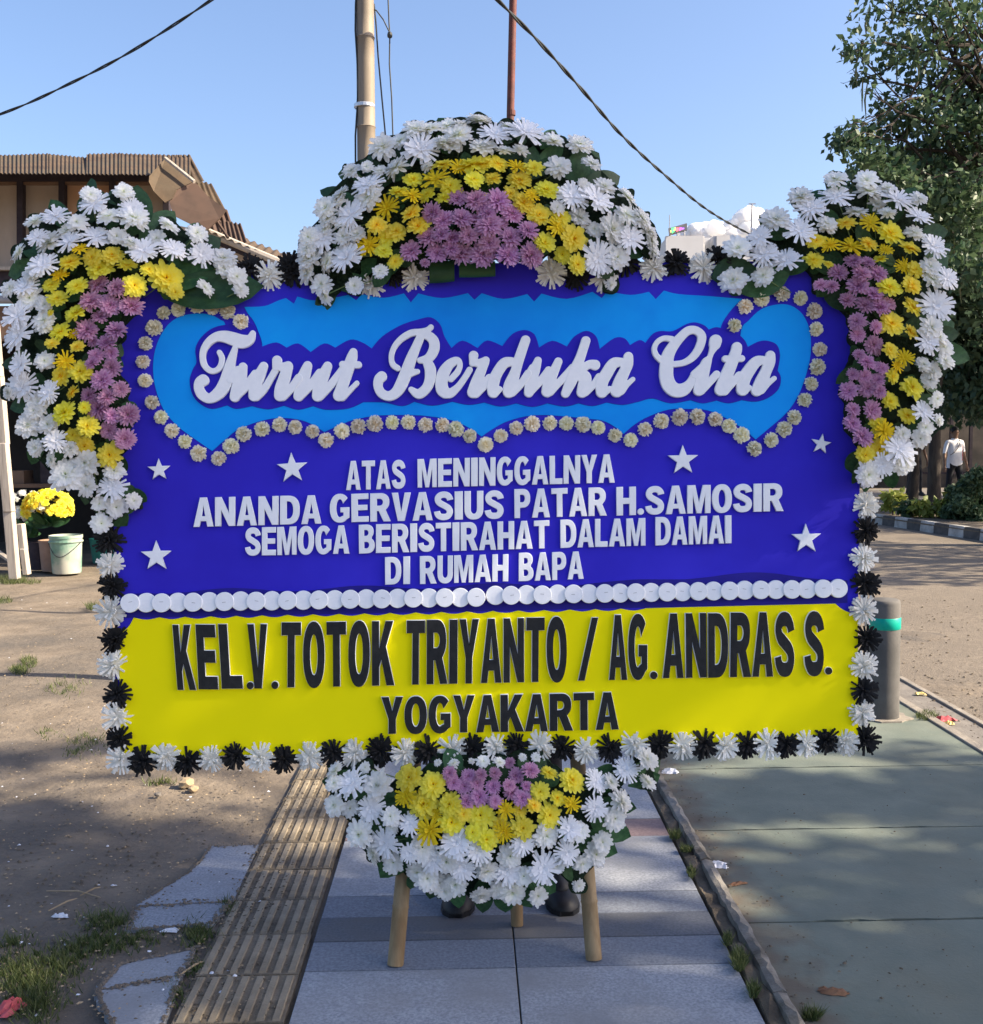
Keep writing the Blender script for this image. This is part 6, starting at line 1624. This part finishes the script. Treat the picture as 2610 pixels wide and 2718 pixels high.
# ---------------- island with painted kerb
isl = empty("planted_island"); tag(isl, kind="structure")
ka = ground(*Z5B(60, 1600)); kb = ground(*Z5B(1000, 1748)); kc = ground(*Z5B(1850, 1880))
M_kw = mat("white_kerb_paint", (.34, .33, .31), (.46, .45, .43), scale=9, rough=.85, c3=(.25, .24, .22), s3=4)
M_kd = mat("black_kerb_paint", (.06, .055, .052), (.10, .092, .085), scale=9, rough=.85)
line = [ka.lerp(kb, i / 10) for i in range(-8, 11)] + [kb.lerp(kc, i / 6) for i in range(1, 20)]
run = [0.0]
for p, q in zip(line[:-1], line[1:]): run.append(run[-1] + (q - p).length)
def along(s):
    for i in range(len(run) - 1):
        if run[i + 1] >= s:
            t = (s - run[i]) / (run[i + 1] - run[i]); return line[i].lerp(line[i + 1], t)
    return line[-1]
s0_ = run[8]; BL = .40; s = s0_ - 8 * BL; k = 0
while s + BL < run[-1]:
    p, q = along(max(s, 0) + .003), along(s + BL - .003)
    n = Vector((-(q - p).y, (q - p).x, 0)).normalized()
    if n.y < 0: n = -n
    b = MB(); b.hexa([p + Vector((0, 0, -.03)), q + Vector((0, 0, -.03)), q + n * .14 + Vector((0, 0, -.03)), p + n * .14 + Vector((0, 0, -.03))], [p + n * .02 + Vector((0, 0, .145)), q + n * .02 + Vector((0, 0, .145)), q + n * .14 + Vector((0, 0, .145)), p + n * .14 + Vector((0, 0, .145))])
    b.build("kerb_block", M_kw if k % 2 == 0 else M_kd, isl, bevel=.008); s += BL; k += 1
top = [p + Vector((0, .1, .11)) for p in line]
b = MB(); b.slab(top + [top[-1] + Vector((2, 3, 0)), top[0] + Vector((-.5, 3.6, 0))], (0, 0, -.1)); b.build("island_soil", M_soil, isl)
pv = MB(); pv.slab([Vector((-2, 23.2, -.01)), Vector((40, 23.2, -.01)), Vector((40, 30, -.01)), Vector((-2, 30, -.01))], (0, 0, -.02)); tag(pv.build("far_pavement", M_rk2), kind="structure")
# dim wall behind the far pavement
wl = empty("boundary_wall", (9, 31, 0)); tag(wl, "dim brown boundary wall with dark posts beyond the far pavement", "wall")
b = MB(); b.slab([Vector((4, 31, -.02)), Vector((30, 31, -.02)), Vector((30, 31, 3.4)), Vector((4, 31, 3.4))], (0, .3, 0)); b.build("wall_face", mat("stained_wall", (.10, .085, .075), (.16, .135, .115), scale=1.5, rough=.95, c3=(.06, .055, .05), s3=.7), wl)
for i in range(22):
    x = 4.2 + i * .55
    b = MB(); b.box((x, 30.6, 1.2), (.04, .04, 1.2)); b.build("fence_bar", M_frame, wl)
for zz in (.4, 2.2):
    b = MB(); b.box((10, 30.62, zz), (6.2, .02, .03)); b.build("fence_rail", M_frame, wl)
# small plants on the island
def plant(name, label, x, y, Y, w, h, n, size, m, seed, z0=.11, cat="plant"):
    p = at_y(x, y, Y); base = Vector((p.x, Y, z0)); root = empty(name, base); tag(root, label, cat, "plants on the island")
    R = random.Random(seed); C3 = []
    for i in range(6):
        e = base + Vector((R.uniform(-w, w), R.uniform(-w, w) * .6, R.uniform(h * .4, h))); C3.append(e)
        b = MB(); b.tube([base, base.lerp(e, .5) + Vector((0, 0, h * .15)), e], [.012, .008, .004], 5); b.build("stem", M_bark, root)
    leaves("foliage", C3, [w * .5] * 6, [n] * 6, size, m, root, seed, origin=base)
plant("variegated_plant", "upright yellow-green plant on the island beside the spray", *Z5B(400, 1400), 18.6, .20, .40, 45, .14, M_fol_y, 61)
plant("variegated_plant", "low bright yellow-green plant in the middle of the island", *Z5B(950, 1480), 18.0, .28, .26, 50, .15, M_fol_y, 62)
plant("leafy_plant", "low dark leafy plant left of the bright plant", *Z5B(700, 1480), 18.2, .22, .22, 30, .14, M_fol_a, 63)
def bush(label, spec, Y, seed, base_px):
    C3 = [at_y(*Z5B(u, v), Y + RT.uniform(-.4, .4)) for u, v, r in spec]
    p = at_y(*Z5B(*base_px), Y); base = Vector((p.x, Y, .1)); root = empty("bush", base); tag(root, label, "bush", "plants on the island")
    for c in C3[:10]:
        b = MB(); b.tube([base, base.lerp(c, .5) + Vector((0, 0, .1)), c], [.03, .02, .008], 5); b.build("stem", M_bark, root)
    leaves("foliage", C3, [s[2] * .62 for s in spec], [560] * len(C3), .08, M_fol_a, root, seed, origin=base)
bush("large dark green bush on the island below the walking person", [(1300, 1150, .22), (1440, 1120, .28), (1560, 1000, .30), (1680, 900, .32), (1350, 1200, .28), (1480, 1150, .34), (1620, 1050, .36), (1300, 1340, .26), (1420, 1330, .32), (1560, 1280, .36), (1680, 1200, .36), (1250, 1440, .24), (1400, 1470, .3), (1560, 1440, .34), (1700, 1400, .36), (1780, 1000, .4), (1800, 1250, .4), (1330, 1560, .2), (1500, 1580, .28), (1680, 1580, .3), (1850, 1450, .4)], 17.6, 71, (1560, 1560))

# ================================================================== BOLLARD
M_boll = mat("bollard_concrete", (.10, .096, .09), (.15, .142, .132), scale=4, rough=.85, spec=.15, c3=(.075, .072, .068), s3=2.5, bump=.1, bscale=60)
M_band = mat("green_reflective_band", (.0, .33, .24), (.0, .38, .28), scale=20, rough=.35)
bp = ground(2344, 1902); bp.z = -.004
bo = empty("bollard", bp); tag(bo, "round grey concrete bollard with green reflective band beside the road", "bollard")
hz = .635
b = MB(); b.lathe([(.083, 0), (.082, .02), (.081, hz - .02), (.077, hz - .006), (.068, hz), (.0001, hz + .004)], 32, bp, (True, False)); shade_auto(b.build("post", M_boll, bo), 50)
b = MB(); b.lathe([(.0815, hz - .155), (.0835, hz - .153), (.0835, hz - .095), (.0815, hz - .093)], 32, bp, (False, False)); shade_auto(b.build("reflective_band", M_band, bo), 50)
b = MB(); pts = [bp + Vector((math.cos(a * .3927) * random.uniform(.11, .16), math.sin(a * .3927) * random.uniform(.10, .14), .008)) for a in range(16)]; b.slab(pts, (0, 0, -.02)); b.build("mortar_collar", M_rk, bo)

# ================================================================== SMALL THINGS ON THE GROUND
M_plast = mat("white_plastic", (.62, .63, .66), (.74, .75, .78), scale=14, rough=.5)
M_redp = mat("red_plastic", (.40, .06, .07), (.52, .10, .11), scale=8, rough=.5)
M_dry = mat("dry_leaf", (.16, .075, .04), (.24, .13, .07), scale=12, rough=.8)
M_orange = mat("pale_orange_peel", (.6, .42, .12), (.7, .55, .25), scale=12, rough=.6)
def scrap(name, label, x, y, w, h, m, seed, cat="litter", z=.0, lift=.02):
    R = random.Random(seed); p = ground(x, y, z); vs = []; fs = []; n = 6
    for j in range(n + 1):
        for i in range(n + 1):
            a, c = i / n - .5, j / n - .5
            k = max(0, 1 - (2 * max(abs(a), abs(c))) ** 3)
            vs.append(Vector((a * w * (1 + R.uniform(-.25, .25)), c * h * (1 + R.uniform(-.25, .25)), .002 + k * lift * R.uniform(.3, 1.0))))
    for j in range(n):
        for i in range(n): fs.append((j * (n + 1) + i, j * (n + 1) + i + 1, (j + 1) * (n + 1) + i + 1, (j + 1) * (n + 1) + i))
    o = add(name, mesh_of(name, vs, fs, m, False)); o.location = p; o.rotation_euler = (0, 0, R.uniform(-.5, .5)); tag(o, label, cat); return o
scrap("plastic_scrap", "crumpled white plastic scrap on green pavement by the lower spray", *ZR7(165, 312), .075, .05, M_plast, 1, z=-.004)
scrap("plastic_scrap", "small white plastic scrap lying against the kerb", *ZR7(430, 825), .055, .05, M_plast, 2, z=-.004)
scrap("dry_leaf", "curled brown dry leaf on the green pavement", *ZR7(1055, 1518), .075, .035, M_dry, 3, z=-.004, lift=.012)
scrap("dry_leaf", "thin dark dry leaf beside the kerb", *ZR7(530, 928), .07, .018, M_dry, 4, z=-.004, lift=.01)
w0 = scrap("snack_wrapper", "crumpled red snack wrapper in the road gutter", *ZR8(740, 1778), .10, .055, M_redp, 5, z=-.012, lift=.03)
scrap("fruit_peel", "small yellow peel beside the red wrapper", *ZR8(762, 1800), .05, .04, M_orange, 6, z=-.012)
scrap("plastic_bag", "crumpled pinkish red plastic at the lower left corner", *ZR5(55, 1885), .05, .075, M_redp, 7, z=.0, lift=.03)
scrap("plastic_scrap", "long white plastic scrap on the dirt above the grass", *ZR5(325, 1385), .05, .02, M_plast, 8, z=.0, lift=.012)
scrap("plastic_scrap", "torn white paper scrap on dirt between two buried slabs", *ZR5(912, 1464), .05, .02, M_plast, 9, z=.0, lift=.012)
scrap("fruit_peel", "small pale yellow scrap at the road edge beside the bollard", *ZR8(607, 1638), .06, .035, M_orange, 10, z=-.01)
def rock(label, x, y, r, m, seed, cat="stone"):
    R = random.Random(seed); bm = bmesh.new(); bmesh.ops.create_icosphere(bm, subdivisions=2, radius=1)
    for v in bm.verts: v.co *= R.uniform(.75, 1.1); v.co.z *= .6
    me = bpy.data.meshes.new("stone"); bm.to_mesh(me); bm.free(); me.materials.append(m)
    o = add("stone", me); o.location = ground(x, y, .0) + Vector((0, 0, r * .3)); o.scale = (r, r, r); tag(o, label, cat, "stones under the board's left half")
M_stone = mat("tan_stone", (.30, .22, .13), (.40, .31, .2), scale=8, rough=.9)
rock("larger tan stone lying on the dirt under the board's left half", *ZR5(1000, 680), .038, M_stone, 1)
rock("small dark stone left of the larger tan stone", *ZR5(848, 733), .016, M_rk2, 2)
rock("flat tan stone touching the larger tan stone", *ZR5(1040, 705), .024, M_stone, 3)
# dry twigs
for i, (a, c) in enumerate((((260, 1352), (415, 1285)), ((250, 1245), (540, 1280)), ((430, 1270), (540, 1225)), ((960, 1700), (1090, 1625)))):
    p, q2 = ground(*ZR5(*a), .008), ground(*ZR5(*c), .01)
    b = MB(); b.tube([p, p.lerp(q2, .5) + Vector((.01, .012, .006)), q2], [.002, .003, .0015], 5); o = b.build("twig", M_stone)
    tag(o, ["short dry twig on the bare dirt at left", "long dry twig on the bare dirt at left", "bent dry twig beside the long twig", "dry twig beside the lower buried slab"][i], "twig", "dry twigs on the dirt")
# grass tufts (uncountable) as one object
def grass():
    g = np.random.default_rng(9); pts = []
    def patch(poly_c, rx, ry, n, h):
        for _ in range(n):
            if g.random() < .35: continue
            u = poly_c[0] + g.normal() * rx * .5; v = poly_c[1] + g.normal() * ry * .5
            if math.sin(u * .05 + 1) * math.sin(v * .09) + g.random() * .8 < .25: continue
            pts.append((ground(*ZR5(u, v), .0), h * g.uniform(.5, 1.2)))
    patch((120, 1700), 210, 130, 2600, .030); patch((330, 1640), 130, 70, 900, .026); patch((200, 1850), 130, 120, 1400, .030); patch((580, 1420), 130, 60, 1100, .028); patch((560, 1530), 170, 55, 1200, .026); patch((1060, 1490), 90, 70, 800, .028)
    patch((60, 1520), 100, 40, 350, .025); patch((760, 1500), 110, 40, 400, .022); patch((1220, 1330), 40, 50, 260, .026); patch((1060, 1660), 60, 50, 240, .02); patch((950, 1800), 50, 70, 300, .02); patch((420, 1560), 140, 60, 700, .026)
    patch((860, 665), 90, 15, 260, .03); patch((340, 150), 110, 45, 500, .03); patch((110, 60), 60, 20, 260, .035); patch((470, 440), 110, 45, 500, .022); patch((250, 400), 60, 30, 180, .02); patch((420, 500), 90, 30, 260, .02)
    def patch2(Z, c, rx, ry, n, h, z=0.0):
        for _ in range(n):
            a = g.random() * 6.283; r = math.sqrt(g.random()); pts.append((ground(*Z(c[0] + math.cos(a) * r * rx, c[1] + math.sin(a) * r * ry), z), h * g.uniform(.5, 1.2)))
    patch2(ZR4, (660, 1380), 45, 18, 200, .06); patch2(ZR4, (80, 1190), 110, 25, 600, .07); patch2(ZR4, (220, 1200), 70, 18, 200, .05); patch2(ZR4, (30, 1330), 60, 20, 150, .05); patch2(ZR4, (160, 1100), 20, 8, 60, .07); patch2(ZR4, (210, 1770), 60, 40, 240, .035); patch2(ZR4, (140, 1830), 60, 30, 240, .035)
    patch2(ZR7, (190, 660), 30, 18, 160, .025, .02); patch2(ZR7, (250, 735), 35, 12, 120, .02, .02); patch2(ZR7, (545, 1345), 40, 55, 260, .028, .02); patch2(ZR7, (620, 1510), 30, 40, 140, .025, .02); patch2(ZR7, (480, 1230), 25, 35, 110, .02, .02); patch2(ZR7, (280, 860), 22, 30, 90, .02, .02); patch2(ZR7, (940, 1650), 50, 25, 160, .03)
    patch2(ZR8, (640, 1755), 60, 22, 200, .03)
    n = len(pts); V = np.zeros((n * 3, 3), np.float32)
    for i, (p, h) in enumerate(pts):
        a = g.random() * 6.283; w = .0022; l = g.uniform(.3, 1.1) * h; b = g.random() * 6.283
        V[3 * i] = (p.x - math.cos(a) * w, p.y - math.sin(a) * w, p.z - .004); V[3 * i + 1] = (p.x + math.cos(a) * w, p.y + math.sin(a) * w, p.z - .004); V[3 * i + 2] = (p.x + math.cos(b) * l, p.y + math.sin(b) * l, p.z + h)
    F = [(3 * i, 3 * i + 1, 3 * i + 2) for i in range(n)]
    me = bpy.data.meshes.new("grass"); me.from_pydata(V.tolist(), [], F); me.materials.append(foliage_mat("grass_blades", (.045, .075, .02), (.15, .17, .06)))
    at = me.attributes.new("tint", 'FLOAT', 'POINT'); at.data.foreach_set("value", np.repeat(g.random(n), 3).astype(np.float32))
    o = add("grass", me); tag(o, "short patchy grass growing in the dirt and paving gaps", "grass", kind="stuff")
grass()
def specks(name, label, n, zone, smin, smax, m, seed, z=.004):
    g = np.random.default_rng(seed); vs = []; fs = []
    for _ in range(n):
        p = zone(g); s = g.uniform(smin, smax); b = len(vs); k = 5
        for i in range(k):
            a = i * 6.283 / k + g.uniform(-.3, .3); vs.append((p.x + math.cos(a) * s * g.uniform(.5, 1.1), p.y + math.sin(a) * s * g.uniform(.5, 1.1), p.z + g.uniform(0, s * .3)))
        vs.append((p.x, p.y, p.z + s * g.uniform(.3, .8)))
        for i in range(k): fs.append((b + i, b + (i + 1) % k, b + k))
    o = add(name, mesh_of(name, vs, fs, m)); tag(o, label, "debris", kind="stuff")
zl = lambda g: ground(g.uniform(-60, 720), 1560 + 1150 * g.random() ** 1.0, .004)
zr = lambda g: ground(g.uniform(1800, 2640), 1960 + 740 * g.random(), -.003)
zk = lambda g: path_pt(ku0 - .03 + g.exponential(.05) * (1 if g.random() < .5 else 4), g.uniform(1.8, 6), .002)
specks("fallen_petals", "white petals and paper bits scattered over the dirt", 90, zl, .003, .010, M_plast, 1)
specks("pebbles", "brown pebbles and crumbs scattered over the dirt", 1500, zl, .0015, .008, M_stone, 2)
specks("dark_crumbs", "dark crumbs and leaf bits scattered over the dirt", 1900, zl, .0015, .010, M_soil, 3)
specks("pavement_grit", "dark grit scattered on the green pavement", 160, zr, .0015, .004, M_soil, 4)
specks("kerb_debris", "soil crumbs and leaf bits along the kerb", 900, zk, .002, .008, M_soil, 5)
zrd = lambda g: ground(g.uniform(2290, 2660), 1590 + 400 * g.random(), -.018)
specks("road_leaf_bits", "small dark leaf bits scattered on the sunlit road", 420, zrd, .004, .015, M_soil, 6)

def zslab(g):
    w = BURIED[int(g.integers(len(BURIED)))]; i = int(g.integers(len(w))); p = w[i].lerp(w[(i + 1) % len(w)], g.random())
    c = sum(w, Vector((0, 0, 0))) / len(w)
    q = p.lerp(c, g.normal() * .05 + .02); return Vector((q.x, q.y, .008))
specks("slab_edge_soil", "soil crumbs spilling over the buried slab edges", 1500, zslab, .002, .009, M_dirt, 7)
zt = lambda g: path_pt(t_u0 + g.random() * TW * (g.random() ** .5), g.uniform(2.0, 5.2), .008)
specks("tactile_soil", "soil crumbs lying between the tactile ribs", 1300, zt, .002, .007, M_soil, 8)
